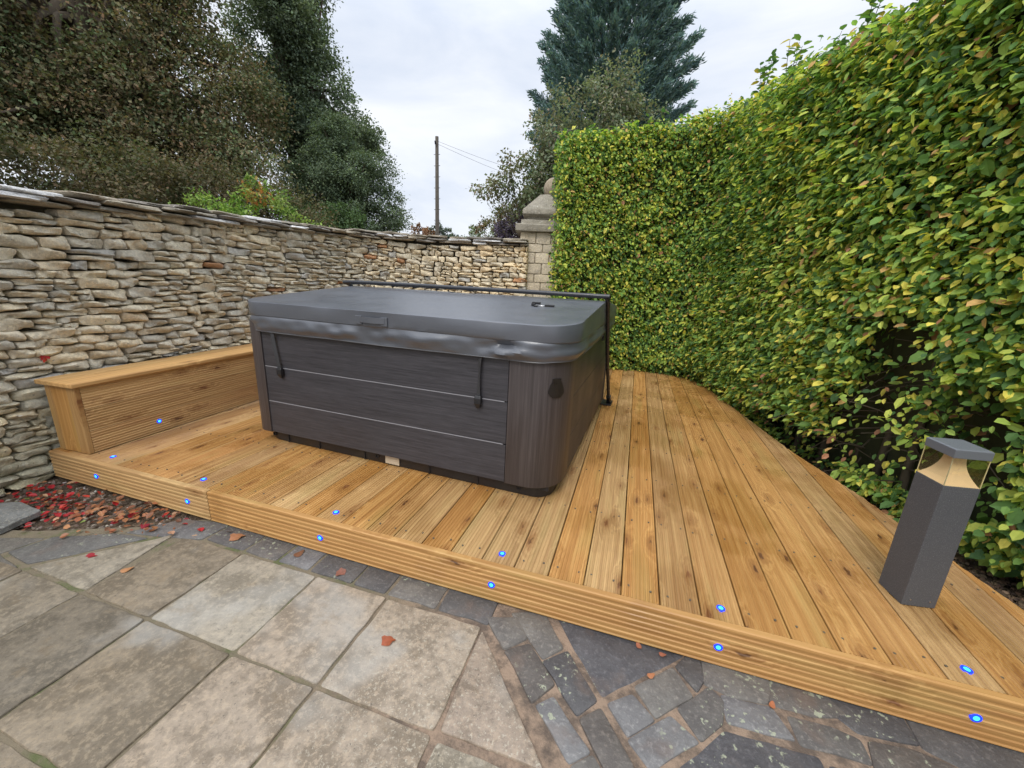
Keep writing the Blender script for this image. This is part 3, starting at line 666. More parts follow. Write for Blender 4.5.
# carrying handle on the front edge
mb=MB(); mb.rings([[(x,Y0-.036-o-.010*math.sin(math.pi*q),zz) for (o,zz) in ((0,.925),(.006,.925),(.006,.958),(0,.958))] for q,x in [(k/10,-.75+.17*k/10) for k in range(11)]]); mb.build('handle',mvin,cover,smooth=40)
for x in (-.76,-.585):
    mb=MB(); mb.box((x-.022,Y0-.040,.912),(x+.022,Y0-.030,.962)); mb.build('handle_tab',mvin,cover,bevel=.002)
# locking straps
def strap(x,zb,lean,twist):
    mb=MB(); R=[]
    for k in range(9):
        q=k/8; z=.83+(zb+.03-.83)*q; xx=x+lean*q; a=twist*math.sin(q*math.pi); w=.012
        yy=Y0-.010-.004*math.sin(3*q); R.append([(xx-w*math.cos(a),yy-w*math.sin(a)-.0,z),(xx+w*math.cos(a),yy+w*math.sin(a)*.4,z),(xx+w*math.cos(a),yy+w*math.sin(a)*.4-.002,z),(xx-w*math.cos(a),yy-w*math.sin(a)-.002,z)])
    mb.rings(R); s=mb.build('strap',plain('strap_webbing',(.030,.031,.034),.6,60,.3,.3),tub,smooth=40)
    xx=x+lean; mb=MB(); mb.rings([[(xx-.016,Y0-.004,zb+.045),(xx+.016,Y0-.004,zb+.045),(xx+.016,Y0-.02,zb+.045),(xx-.016,Y0-.02,zb+.045)],[(xx-.02,Y0-.002,zb+.03),(xx+.02,Y0-.002,zb+.03),(xx+.02,Y0-.026,zb+.03),(xx-.02,Y0-.026,zb+.03)],
      [(xx-.02,Y0-.002,zb),(xx+.02,Y0-.002,zb),(xx+.02,Y0-.026,zb),(xx-.02,Y0-.026,zb)],[(xx-.010,Y0-.002,zb-.03),(xx+.010,Y0-.002,zb-.03),(xx+.010,Y0-.014,zb-.03),(xx-.010,Y0-.014,zb-.03)]])
    mb.build('buckle',M['black'],s,bevel=.003)
strap(-1.485,.525,.040,.5); strap(.003,.535,-.006,-.9)
# second pair on the far sides
# cover lifter: bar across the fold and arms down to feet behind
lf=MB(); yb=CY-.04; zb=1.112; ax=X1+.045
pts=[(ax,2.72,.02),(ax,2.40,.31),(ax,2.08,.60),(ax,yb+.13,.98),(ax,yb+.035,1.075),(ax-.02,yb+.01,1.107),(ax-.07,yb,zb),(-.6,yb,zb+.002),(X0-.0,yb,zb),(X0-.035,yb+.03,zb-.03),(X0-.045,yb+.13,.96),(X0-.045,2.08,.60),(X0-.045,2.40,.31),(X0-.045,2.72,.02)]
def smoothp(P,n=4):
    Q=crom(P,n); return Q.tolist()
lb=lf.tube(smoothp(pts,4),.0165,10).build('lifter_bar',M['tube'],tub,smooth=60)
for x in (ax,X0-.045):
    mb=MB(); mb.box((x-.075,2.62,.001),(x+.035,2.80,.012)); mb.build('foot_plate',M['black'],lb,bevel=.003)
    mb=MB(); mb.tube([(x,2.71,.02),(x,2.63,.10)],.024,10); mb.build('lifter_collar',M['black'],lb,smooth=40)
    mb=MB(); s=1 if x>0 else -1; mb.box((x-.028*s-.008,yb+.22,.76),(x-.028*s+.006,yb+.275,.985)); mb.build('side_strap',M['black'],lb,bevel=.003)
tub.rotation_euler=(0,0,math.radians(-2.4)); tub.location=(CX-.047,1.675,0)
# keys on the cover
ks=thing('cover_keys','black clip and key fob on a wire ring lying on the grey cover','keys',(.07,1.16,tent(1.19)))
sl0=math.atan2(.088,CY-Y0+.02); ks.rotation_euler=(sl0,0,0)
mb=MB(); mb.box((-.055,.015,.010),(.0,.033,.024)); mb.box((-.055,-.004,.002),(-.03,.015,.018)); mb.tube([(-.05,.0,.006),(-.02,-.035,.006),(-.005,-.03,.006)],.006,6); mb.build('clip',M['black'],ks,world=False,bevel=.002)
mb=MB(); mb.box((.035,-.004,.002),(.098,.012,.014)); mb.build('key_fob',M['black'],ks,world=False,bevel=.003)
mb=MB(); mb.tube([(.012+.024*math.cos(a),.006+.014*math.sin(a),.005) for a in [2*math.pi*k/16 for k in range(17)]],.0016,5); mb.build('wire_ring',plain('steel_wire',(.55,.55,.55),.3,Metallic=1.),ks,world=False)

# ------------------------------------------------------------ bollard light
bol=thing('bollard_light','dark grey square bollard light with cream reflector on the right of the deck','bollard light',(1.890,.415,0),math.radians(9.5))
t_=NT('speckled_grey_paint'); c_=t_.coord(); v_=t_.noise(c_,420,2); mgr=t_.fin(t_.mix(t_.ss(v_,.55,.7),(.068,.071,.078),(.16,.16,.165)),.55,t_.bump(v_,.3,.001))
h=.0615; mb=MB()
mb.rings([sq(h,.001),sq(h,.536)],True,True); mb.build('post',mgr,bol,world=False,bevel=.002)
mb=MB(); mb.rings([sq(h+.0005,.648),sq(h+.001,.680),sq(h-.004,.6835)]); mb.build('cap',plain('grey_cap_paint',(.125,.135,.15),.42,300,.1,.1),bol,world=False,bevel=.0015)
mb=MB(); R=[]
for k in range(13):
    q=k/12; s=h*(.955-.60*(1-(1-q)**2.4) if q<.9 else .36+.0); s=h*(.34+.615*(1-q)**2.3)
    R.append(sq(s,.5365+q*(.647-.5365)))
mb.rings(R,False,False); mb.build('reflector',plain('cream_reflector',(.88,.66,.52),.5,40,.04),bol,world=False,smooth=30)
t_=NT('clear_panes'); gl=t_.N('ShaderNodeBsdfGlass'); gl.inputs['IOR'].default_value=1.12; gl.inputs['Roughness'].default_value=.02; gl.inputs['Color'].default_value=(.93,.88,.66,1); t_.L(gl.outputs[0],t_.out.inputs[0])
tr=t_.N('ShaderNodeBsdfTransparent'); tr.inputs[0].default_value=(.96,.93,.74,1); gs=t_.N('ShaderNodeBsdfGlossy'); gs.inputs['Roughness'].default_value=.03
mxs=t_.N('ShaderNodeMixShader'); mxs.inputs[0].default_value=.2; t_.L(tr.outputs[0],mxs.inputs[1]); t_.L(gs.outputs[0],mxs.inputs[2]); t_.L(mxs.outputs[0],t_.out.inputs[0])
mb=MB(); mb.rings([sq(h-.001,.5366),sq(h-.001,.6475)],False,False); mb.build('clear_pane',t_.m,bol,world=False)
ey=plain('acrylic_edge',(.62,.56,.36),.2)
for ex,ey_ in ((-1,-1),(1,-1),(1,1),(-1,1)):
    MB().box((ex*(h-.0022)-.0012,ey_*(h-.0022)-.0012,.5367),(ex*(h-.0022)+.0012,ey_*(h-.0022)+.0012,.6474)).build('pane_edge',ey,bol,world=False)
for a,b in ((-.035,-h-.0005),(.035,-h-.0005)):
    mb=MB(); mb.tube([(a,b+.004,.03),(a,b-.0015,.03)],.003,8); mb.build('screw',plain('screw_steel',(.5,.5,.5),.4,Metallic=1.),bol,world=False)

# ------------------------------------------------------------ leaves
LT=np.array([(0,0,0),(-.27,.28,.07),(-.25,.68,.05),(0,1,-.06),(.25,.68,.05),(.27,.28,.07),(0,.5,-.02)],float)
LFc=[(0,6,2,1),(6,3,2),(0,5,4,6),(6,4,3)]
LLT=np.array([4,3,4,3]); LLO=np.concatenate([np.array(q) for q in LFc])
QT=np.array([(0,0,0),(-.33,.45,.05),(0,1,0),(.33,.55,.05)],float); QLT=np.array([4]); QLO=np.array([0,3,2,1])
def leaves(pos,tip,nrm,size,col,tmpl='L',asp=1.):
    """arrays: pos,tip dir,normal (n,3), size (n), col (n,3)"""
    T,LT_,LO=(LT,LLT,LLO) if tmpl=='L' else (QT,QLT,QLO)
    tip=tip/np.linalg.norm(tip,axis=1)[:,None]; side=np.cross(tip,nrm); side/=np.linalg.norm(side,axis=1)[:,None]+1e-9; nn=np.cross(side,tip)
    V=pos[:,None,:]+size[:,None,None]*(T[None,:,0,None]*asp*side[:,None,:]+T[None,:,1,None]*tip[:,None,:]+T[None,:,2,None]*nn[:,None,:])
    n=len(pos); k=len(T); loops=(LO[None,:]+np.arange(n)[:,None]*k).ravel(); lt=np.tile(LT_,n)
    return V.reshape(-1,3),lt,loops,np.repeat(col,k,axis=0)
def snoise(x,y,seed,sc):
    q=0; g=np.random.default_rng(seed)
    for i in range(6):
        a=g.uniform(0,6.28); k=sc*g.uniform(.6,1.7); q=q+np.sin(k*(x*np.cos(a)+y*np.sin(a))+g.uniform(0,6.28))
    return q/6
def pick(pal,w,n,jit=.2):
    pal=np.array(pal); c=pal[rng.choice(len(pal),n,p=np.array(w)/sum(w))]; return c*rng.uniform(1-jit,1+jit,(n,1))*rng.uniform(.93,1.07,(n,3))

HZ=[0,3.17,3.20,3.11,3.00,2.91,2.84]
hp=Path([(-.45,4.02,2.95),(.1,4.22,3.0),(.55,4.40,3.08),(1.05,4.47,HZ[1]),(1.42,4.30,HZ[2]),(1.60,3.85,HZ[3]),(1.76,3.1,HZ[4]),(1.93,2.35,HZ[5]),(2.10,1.75,HZ[6]),(2.36,1.22,2.82),(2.68,.70,2.82),(3.02,.1,2.82),(3.4,-.8,2.82),(3.7,-1.8,2.82)])
hedge=thing('hedge','tall clipped beech hedge with green and yellow leaves curving round the deck','hedge',(1.6,3.9,G))
HL=hp.L
hol=[(2.24,1.52,.80,.22,.33),(2.24,1.68,.42,.32,.2),(2.3,1.35,.22,.5,.2),(2.05,2.3,.05,.6,.17),(2.35,1.1,.55,.22,.25)]
def hdisp(s,z):
    d=.055*snoise(s,z*1.3,3,2.2)+.045*snoise(s,z,5,6.)+.02*snoise(s,z,8,14.)
    d=d-(.22+.25*np.clip((s-6.0)/.5,0,1))*np.clip((.26-z)/.42,0,1)**1.2          # drawn in towards the ground
    return d
def hfield(s,z,din):
    p=hp.at(s); tn=hp.tan(s); n=np.stack([-tn[:,1],tn[:,0]],1)*-1 ; n=np.stack([tn[:,1],-tn[:,0]],1)
    return p,n
NL=150000
# sprays of leaves
ns_=NL//6; ss=rng.uniform(0,HL,ns_); zz=rng.uniform(G+.06,3.3,ns_); zz=np.where(zz>hp.at(ss)[:,2]+.03,rng.uniform(G+.06,2.9,ns_),zz); dep=rng.beta(1.2,2.2,ns_)*.27-.05
p,n=hfield(ss,zz,0); zz=np.minimum(zz,p[:,2]+.03)
sp=np.column_stack([p[:,:2]+n*(hdisp(ss,zz)-dep)[:,None],zz]); spd=np.column_stack([n*rng.uniform(.2,.9,(ns_,1)),rng.uniform(-.5,.7,ns_)])+rng.normal(0,.45,(ns_,3)); spd/=np.linalg.norm(spd,axis=1)[:,None]
idx=np.repeat(np.arange(ns_),6); tt=np.tile(np.linspace(-.5,.5,6),ns_); m=len(idx)
pos=sp[idx]+spd[idx]*(tt*.17)[:,None]+rng.normal(0,.018,(m,3)); S_=ss[idx]; Nn=np.column_stack([n[idx],np.zeros(m)])
Zp=pos[:,2]; 
keep=Zp>G+.05
ho=np.zeros(m,bool)
for (hx,hy,hz,rx,rz) in hol:
    q=((pos[:,0]-hx)**2+(pos[:,1]-hy)**2)/(rx*rx)+((pos[:,2]-hz)/rz)**2; ho|=(q<1+.35*snoise(pos[:,1]*3,pos[:,2]*3,9,4))&(rng.random(m)<.93)
keep&=~ho
pos=pos[keep];S_=S_[keep];Nn=Nn[keep];Zp=pos[:,2];m=len(pos); tt=tt[keep]; dd=dep[idx][keep]; sd_=spd[idx][keep]
tip=Nn*rng.uniform(.15,.9,(m,1))+np.array([0,0,-1.])*rng.uniform(.1,1.,(m,1))+sd_*.35+rng.normal(0,.38,(m,3))
nr=Nn*.75+np.array([0,0,1.])*rng.uniform(.2,1.1,(m,1))+rng.normal(0,.30,(m,3))
size=np.clip(rng.lognormal(math.log(.047),.30,m),.026,.092)*np.interp(S_,[0,3,5,6],[.80,.95,1.0,1.03])
pal_h=[(.060,.125,.045),(.10,.20,.055),(.17,.31,.070),(.30,.43,.085),(.48,.56,.10),(.68,.62,.11),(.55,.36,.13),(.36,.18,.09)]
wt=np.tile(np.array([.12,.25,.26,.19,.105,.042,.020,.012]),(m,1))
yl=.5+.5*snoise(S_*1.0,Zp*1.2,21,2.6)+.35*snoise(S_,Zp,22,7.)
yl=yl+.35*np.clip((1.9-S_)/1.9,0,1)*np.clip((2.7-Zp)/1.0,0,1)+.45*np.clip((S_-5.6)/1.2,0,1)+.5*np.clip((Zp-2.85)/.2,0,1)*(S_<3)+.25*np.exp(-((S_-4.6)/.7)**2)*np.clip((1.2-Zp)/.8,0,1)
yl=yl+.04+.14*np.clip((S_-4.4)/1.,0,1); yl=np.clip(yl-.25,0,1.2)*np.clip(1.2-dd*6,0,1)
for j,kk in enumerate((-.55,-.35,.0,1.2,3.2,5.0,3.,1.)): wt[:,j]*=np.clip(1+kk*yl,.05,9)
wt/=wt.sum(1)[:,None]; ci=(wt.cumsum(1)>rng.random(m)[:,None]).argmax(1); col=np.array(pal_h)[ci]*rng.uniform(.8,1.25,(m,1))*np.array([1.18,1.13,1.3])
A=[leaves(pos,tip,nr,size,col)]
# top surface
mt=9000; s=rng.uniform(0,HL,mt); p,n=hfield(s,s,0); inn=rng.uniform(0,.75,mt); P_=np.column_stack([p[:,:2]-n*inn[:,None],p[:,2]+rng.normal(0,.035,mt)+.03*snoise(s,inn,30,4)])
A.append(leaves(P_,np.column_stack([rng.normal(0,1,(mt,2)),rng.uniform(-.2,.6,mt)]),np.column_stack([rng.normal(0,.4,(mt,2)),np.ones(mt)]),rng.uniform(.045,.08,mt),pick(pal_h,[.15,.25,.3,.2,.12,.06,.03,.01],mt)))
mt=3600; inn=rng.uniform(0,.8,mt); z_=rng.uniform(G+.1,2.95,mt); p,n=hfield(np.full(mt,.0),z_,0); tn0=hp.tan(np.full(mt,.0)); P_=np.column_stack([p[:,:2]-n*inn[:,None]+tn0*(rng.uniform(.01,.17,mt)+.03*snoise(inn,z_,40,6))[:,None],z_])
A.append(leaves(P_,np.column_stack([-tn0*.4,np.zeros(mt)])+rng.normal(0,.6,(mt,3))+np.array([0,0,-.4]),np.column_stack([-tn0,np.full(mt,.5)])+rng.normal(0,.3,(mt,3)),rng.uniform(.035,.06,mt),pick(pal_h,[.15,.25,.25,.17,.1,.05,.02,.01],mt)))
# shoots that escaped the last trim
tw=MB()
def shoot(s_,h_,inn_,nl,cols,w,lean=(0,0),ls=.075):
    p,n=hfield(np.array([s_]),np.array([0.]),0); b=np.array([p[0,0]-n[0,0]*inn_,p[0,1]-n[0,1]*inn_,p[0,2]-.05]); e_=b+np.array([lean[0],lean[1],h_+.05]); mid=(b+e_)/2+np.array([random.uniform(-.02,.02),random.uniform(-.02,.02),0])
    tw.tube([b,mid,e_],[.004,.003,.0015],5); k=nl; q=np.linspace(.25,1,k)[:,None]; P_=b*(1-q)+e_*q+rng.normal(0,.006,(k,3)); ang=np.arange(k)*2.6+random.uniform(0,6)
    T_=np.column_stack([np.cos(ang),np.sin(ang),rng.uniform(-.3,.5,k)]); A.append(leaves(P_,T_,np.column_stack([rng.normal(0,.3,(k,2)),np.ones(k)]),rng.uniform(ls*.7,ls*1.15,k),pick(cols,w,k)))
gre=[(.06,.13,.05),(.10,.19,.05),(.20,.28,.06),(.45,.36,.08)]
for (s_,h_,i_,k) in ((2.42,.46,.12,26),(2.36,.34,.1,18),(2.50,.3,.05,14),(2.95,.36,.1,16),(2.88,.42,.1,14),(3.05,.3,.05,12),(3.5,.22,.1,12),(3.9,.30,.1,16),(4.0,.24,.05,12),(4.35,.24,.05,12),(4.6,.3,.1,14),(1.25,.20,.1,8)):
    shoot(s_,h_,i_,k,gre,[.35,.35,.2,.1] if s_!=2.88 else [.05,.1,.3,.6],(random.uniform(-.05,.05),random.uniform(-.05,.05)),.085)
for k in range(90): shoot(random.uniform(.1,6.5),random.uniform(.05,.15),random.uniform(0,.5),7,gre,[.3,.35,.25,.1],(random.uniform(-.04,.04),random.uniform(-.04,.04)),.07)
# long soft sprays that hang out of the face on the right
for k in range(46):
    s_=random.uniform(5.2,7.2); z_=random.uniform(.5,2.6); p,n=hfield(np.array([s_]),np.array([z_]),0); n0=np.array([n[0,0],n[0,1],0]); b=np.array([p[0,0],p[0,1],z_])
    e_=b+n0*random.uniform(.08,.16)+np.array([0,0,random.uniform(-.10,.06)])+rng.normal(0,.05,3); kk=8; q=np.linspace(.1,1,kk)[:,None]; P_=b*(1-q)+e_*q
    T_=n0*.5+rng.normal(0,.6,(kk,3))+np.array([0,0,-.25]); A.append(leaves(P_,T_,n0*.5+np.array([0,0,1.])+rng.normal(0,.25,(kk,3)),rng.uniform(.055,.085,kk),pick([(.16,.26,.04),(.27,.35,.05),(.44,.44,.06),(.08,.17,.03)],[.3,.3,.2,.2],kk)))
def cat(A):
    V=np.concatenate([a[0] for a in A]); lt=np.concatenate([a[1] for a in A]); o=0; L=[]
    for a in A: L.append(a[2]+o); o+=len(a[0])
    return V,lt,np.concatenate(L),np.concatenate([a[3] for a in A])
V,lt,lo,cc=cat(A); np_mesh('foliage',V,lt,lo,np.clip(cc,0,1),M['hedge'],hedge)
# stems, twigs and the dark inner growth
for k in range(34):
    s_=.15+k*HL/34; p,n=hfield(np.array([s_]),np.array([0.]),0); o=.33+random.uniform(-.05,.08); x,y=p[0,0]-n[0,0]*o,p[0,1]-n[0,1]*o
    MB().tube([(x,y,G-.05),(x+random.uniform(-.03,.03),y+random.uniform(-.03,.03),.5),(x+random.uniform(-.08,.08),y+random.uniform(-.08,.08),1.3)],[.028,.02,.012],7).build('stem',M['bark'],hedge,smooth=60)
for k in range(620):
    s_=random.uniform(0,HL-.8) if k%3 else random.uniform(4.2,6.8); z_=random.uniform(G+.1,2.8) if k%3 else random.uniform(G+.1,1.2)
    p,n=hfield(np.array([s_]),np.array([z_]),0); n0=np.array([n[0,0],n[0,1],0]); b=np.array([p[0,0],p[0,1],z_])-n0*.30; e_=b+n0*random.uniform(.1,.28)+rng.normal(0,.12,3); mid=(b+e_)/2+rng.normal(0,.025,3); tw.tube([b,mid,e_],[.006,.004,.0015],4)
tag(tw.build('twigs',M['bark'],hedge,smooth=60),kind='stuff')
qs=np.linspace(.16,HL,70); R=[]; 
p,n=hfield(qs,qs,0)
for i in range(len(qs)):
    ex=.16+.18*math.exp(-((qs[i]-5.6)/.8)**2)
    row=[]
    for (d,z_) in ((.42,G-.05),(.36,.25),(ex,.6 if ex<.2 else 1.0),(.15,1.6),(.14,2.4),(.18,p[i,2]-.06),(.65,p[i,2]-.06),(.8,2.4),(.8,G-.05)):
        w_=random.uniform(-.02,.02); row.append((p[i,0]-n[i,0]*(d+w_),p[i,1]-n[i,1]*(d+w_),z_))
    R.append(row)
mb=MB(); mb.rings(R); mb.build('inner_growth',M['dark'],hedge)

# ------------------------------------------------------------ trees
def tree(name,label,cat_,base,height,blobs,nleaf,lsize,pal_,w_,clump=.5,flat=.5,trunk=.3,gap=.0,tip=None,limbs=14,asp=1.,shell=.55,group=None,lift=1.,lump=0):
    if lump:
        nb=[]
        for b in blobs:
            nb.append((b[0],b[1],b[2],b[3]*.78,b[4]*.78,b[5]*.78))
            for k in range(lump):
                d=rng.normal(0,1,3); d/=np.linalg.norm(d); q=rng.uniform(.30,.46); nb.append((b[0]+d[0]*b[3]*.66,b[1]+d[1]*b[4]*.66,b[2]+d[2]*b[5]*.68,b[3]*q,b[4]*q,b[5]*q*.8))
        blobs=nb
    t=thing(name,label,cat_,base,group=group); bx,by,bz=base; tk=MB()
    tk.tube([(bx,by,bz-.1),(bx+.05*height*.2,by,bz+height*.3),(bx,by+.02*height,bz+height*.62),(bx,by,bz+height*.9)],[trunk,trunk*.75,trunk*.4,trunk*.08],10)
    A=[]; vol=np.array([b[3]*b[4]*b[5] for b in blobs])**.667; vol/=vol.sum()
    for b,vf in zip(blobs,vol):
        nl=int(nleaf*vf); per=70; nc=max(6,nl//per); d=rng.normal(0,1,(nc,3)); d/=np.linalg.norm(d,axis=1)[:,None]; rad=rng.uniform(shell,1.,nc)**.6
        rad*=1+.16*snoise(d[:,0]*3+b[0],d[:,2]*3+d[:,1]*2,int(abs(b[0]*7))%97+1,1.3)*1.5
        c=np.array(b[:3])+d*rad[:,None]*np.array(b[3:6]); 
        for k in range(0,nc,max(1,int(nc/(limbs/len(blobs)+1)))):
            a=np.array([bx,by,bz+height*random.uniform(.25,.65)]); m_=(a+c[k])/2+np.array([0,0,.05*height]); tk.tube([a,m_,c[k]],[trunk*.35,trunk*.18,trunk*.04],6)
        cs=rng.uniform(.55,1.4,nc); cshade=rng.uniform(.62,1.38,nc)*rng.uniform(.8,1.2); ccol=rng.integers(0,len(pal_),nc)  # cshade: clump shading painted into leaf colours, random brightness per clump
        ii=np.repeat(np.arange(nc),per); n_=len(ii); g_=rng.normal(0,1,(n_,3)); g_/=np.linalg.norm(g_,axis=1)[:,None]; g_*=rng.uniform(0,1,(n_,1))**.5; P_=c[ii]+g_*np.array([clump,clump,clump*flat])*cs[ii][:,None]
        P_[:,2]-=.12*np.hypot(P_[:,0]-c[ii][:,0],P_[:,1]-c[ii][:,1])**1.5
        out=d[ii]; T_=out*.5+rng.normal(0,.6,(n_,3))+np.array([0,0,-.35]) if tip is None else out*np.array(tip[:3])+np.array([0,0,tip[3]])+rng.normal(0,tip[4],(n_,3))
        N_=out*.5+np.array([0,0,.9])+rng.normal(0,.5,(n_,3)); cl=pick(pal_,w_,n_,.22)*cshade[ii][:,None]
        mixc=np.array(pal_)[ccol[ii]]; cl=(cl*.6+mixc*.4)*lift
        A.append(leaves(P_,T_,N_,rng.uniform(.6,1.3,n_)*lsize,cl,'Q',asp))
    tk.build('trunk',M['bark'],t,smooth=60); V,lt,lo,cc=cat(A); np_mesh('crown',V,lt,lo,np.clip(cc,0,1),M['tree'],t)
    return t
gb=G-.03
brown=[(.125,.100,.062),(.095,.098,.058),(.165,.110,.065),(.075,.105,.055),(.10,.135,.070)]
tree('beech_tree','huge brown and green tree filling the sky above the left of the wall','tree',(-12.3,5.8,gb),11,[(-12.4,5.7,7.2,3.1,3.1,4.2),(-11.6,7.5,5.3,2.3,2.3,2.9),(-13.3,3.3,5.2,2.6,2.6,3.0),(-11.2,6.6,3.6,2.4,2.6,1.6),(-11.6,7.6,9.4,2.1,2.1,2.1)],250000,.085,brown,[.3,.25,.12,.18,.15],.6,.5,.4,limbs=60,lift=1.85,lump=8)
dg=[(.058,.080,.055),(.078,.102,.068),(.105,.13,.080),(.044,.062,.046)]
tree('evergreen_tree','tall dark evergreen tree with loose layered crown right of the brown tree','tree',(-11.7,11.7,gb),12,[(-12.0,11.3,8.2,1.75,1.9,2.6),(-11.2,12.0,7.0,1.7,1.7,2.1),(-11.6,11.8,10.6,1.5,1.5,1.8),(-10.8,12.3,5.4,2.0,2.0,1.6)],120000,.10,dg,[.3,.35,.2,.15],.48,.5,.3,limbs=60,lift=2.2,lump=9)
tree('yew_tree','rounded dark yew tree standing behind the wall beside the telegraph pole','tree',(-8.6,10.5,gb),5.5,[(-8.7,10.3,3.9,1.35,1.35,2.0),(-8.15,10.75,3.3,1.2,1.2,1.9),(-9.4,9.8,3.1,1.1,1.2,1.6)],80000,.065,[(.050,.070,.046),(.068,.092,.058),(.09,.115,.064),(.038,.054,.038)],[.3,.35,.2,.15],.30,.7,.25,lift=2.1,lump=8)
tree('holly_bush','dark green bush tucked below the yew tree behind the wall','bush',(-7.3,8.2,gb),2.9,[(-7.3,8.2,2.1,.75,.75,.85),(-7.9,7.5,2.0,.7,.7,.8)],14000,.065,[(.055,.090,.040),(.075,.12,.048),(.042,.066,.034)],[.4,.3,.3],.26,.7,.06,lift=1.4)
tree('beech_hedge','brownish beech bushes growing just behind the wall on the left','bush',(-7.2,3.0,gb),2.6,[(-7.6,1.6,2.1,.9,1.0,.85),(-7.1,3.0,2.2,.9,1.0,.85),(-6.5,4.3,2.2,.8,.9,.8),(-8.1,.2,2.0,1.,1.0,.8),(-6.0,5.3,2.05,.7,.7,.7)],56000,.052,[(.095,.078,.045),(.072,.074,.040),(.062,.078,.038),(.12,.085,.05)],[.3,.3,.25,.15],.28,.7,.08,lift=1.35)
tree('leafy_shrub','bright green shrub with orange tipped shoots poking over the wall','shrub',(-4.6,3.3,gb),2.2,[(-4.95,2.85,1.68,.45,.45,.40),(-4.5,3.3,1.78,.42,.42,.55),(-4.15,3.65,1.52,.38,.38,.42)],8500,.055,[(.15,.27,.06),(.23,.36,.08),(.34,.42,.12),(.09,.18,.05)],[.3,.35,.15,.2],.14,.8,.03,asp=.7)
sh=[(.50,.22,.08),(.46,.32,.12),(.30,.34,.10)]
o_=[o for o in bpy.data.objects if o.get('label','').startswith('bright green shrub')][0]
A=[]
for k in range(9):
    b=np.array([-4.6+random.uniform(-.15,.2),3.25+random.uniform(-.1,.15),2.02]); e_=b+np.array([random.uniform(-.15,.1),random.uniform(-.1,.1),random.uniform(.15,.36)]); q=np.linspace(.2,1,22)[:,None]; P_=b*(1-q)+e_*q+rng.normal(0,.03,(22,3)); A.append(leaves(P_,rng.normal(0,1,(22,3))+np.array([0,0,.3]),rng.normal(0,.5,(22,3))+np.array([0,0,1]),rng.uniform(.04,.065,22),pick(sh,[.4,.3,.3],22),'L'))
V,lt,lo,cc=cat(A); tag(np_mesh('orange_shoots',V,lt,lo,cc,M['tree'],o_),kind='stuff')

# conifer: sprays on upswept branches
def conifer(label,base,H,Rf,nb,pal_,w_):
    t=thing('conifer_tree',label,'tree',base); bx,by,bz=base; tk=MB(); tk.tube([(bx,by,bz),(bx,by,bz+H*.5),(bx,by,bz+H)],[.3,.2,.02],10); A=[]
    for k in range(nb):
        h_=H*(.16+.83*(k/nb)); a=k*2.399; R_=Rf(h_)*rng.uniform(.82,1.12); d=np.array([math.cos(a),math.sin(a)]); b=np.array([bx,by,bz+h_-R_*.35]); e_=np.array([bx+d[0]*R_,by+d[1]*R_,bz+h_+.25*R_])
        if k%3==0: tk.tube([b,(b+e_)/2-np.array([0,0,.08*R_]),e_],[.05,.03,.008],5)
        n_=int(260+460*R_/2.6); q=rng.uniform(.3,1,n_)**.7; c=b[None]*(1-q[:,None])+e_[None]*q[:,None]+rng.normal(0,1,(n_,3))*np.array([.22,.22,.15])*(1.15-q[:,None]*.85)
        T_=np.column_stack([np.full(n_,d[0]),np.full(n_,d[1]),np.full(n_,.55)])+rng.normal(0,.5,(n_,3)); A.append(leaves(c,T_,rng.normal(0,1,(n_,3)),rng.uniform(.09,.20,n_),pick(pal_,w_,n_)*rng.uniform(.8,1.2),'Q',.42))
    tk.build('trunk',M['bark'],t,smooth=60); V,lt,lo,cc=cat(A); np_mesh('crown',V,lt,lo,np.clip(cc,0,1),M['tree'],t)
conifer('tall blue green conifer rising behind the hedge and the stone pier',(-1.05,14.6,gb),13.5,lambda h:float(np.interp(h,[1,4,6.5,8,10,12,13.5],[2.0,2.35,2.65,2.5,2.0,1.2,.1])),330,[(.12,.20,.215),(.15,.24,.24),(.10,.165,.19),(.18,.26,.225)],[.35,.3,.2,.15])  # distance haze painted into these leaf colours, paler and bluer
tree('cherry_tree','thin cherry tree with sparse muted leaves in front of the conifer','tree',(-.75,6.45,gb),4.4,[(-.55,6.5,3.7,.85,.7,.85),(.2,6.7,3.5,.7,.6,.7),(-.95,6.45,2.9,.65,.6,.8),(-.15,6.5,4.35,.5,.4,.5),(-1.1,6.4,3.7,.45,.4,.6)],15000,.060,[(.17,.21,.13),(.22,.26,.16),(.25,.21,.16),(.13,.165,.11)],[.35,.25,.2,.2],.24,.8,.05,limbs=24,shell=.2)
tree('cherry_tree','low spreading cherry tree with scattered leaves left of the ball finial','tree',(-1.35,6.5,gb),3.0,[(-1.6,6.25,2.7,.50,.45,.42),(-2.15,6.05,2.75,.40,.35,.28),(-1.25,6.35,3.1,.35,.35,.35),(-1.7,6.25,3.25,.25,.25,.25)],3000,.06,[(.14,.18,.10),(.19,.23,.12),(.23,.18,.13)],[.45,.35,.2],.20,.8,.035,limbs=22,shell=.2)
tree('purple_smoke_bush','small purple leaved bush behind the wall beside the pier','bush',(-1.85,7.3,gb),2.3,[(-1.9,7.1,2.2,.36,.3,.42),(-1.6,7.0,2.35,.3,.3,.5),(-2.25,7.2,2.05,.3,.25,.32)],8500,.05,[(.15,.12,.19),(.20,.16,.24),(.10,.085,.13)],[.4,.3,.3],.12,.8,.03)
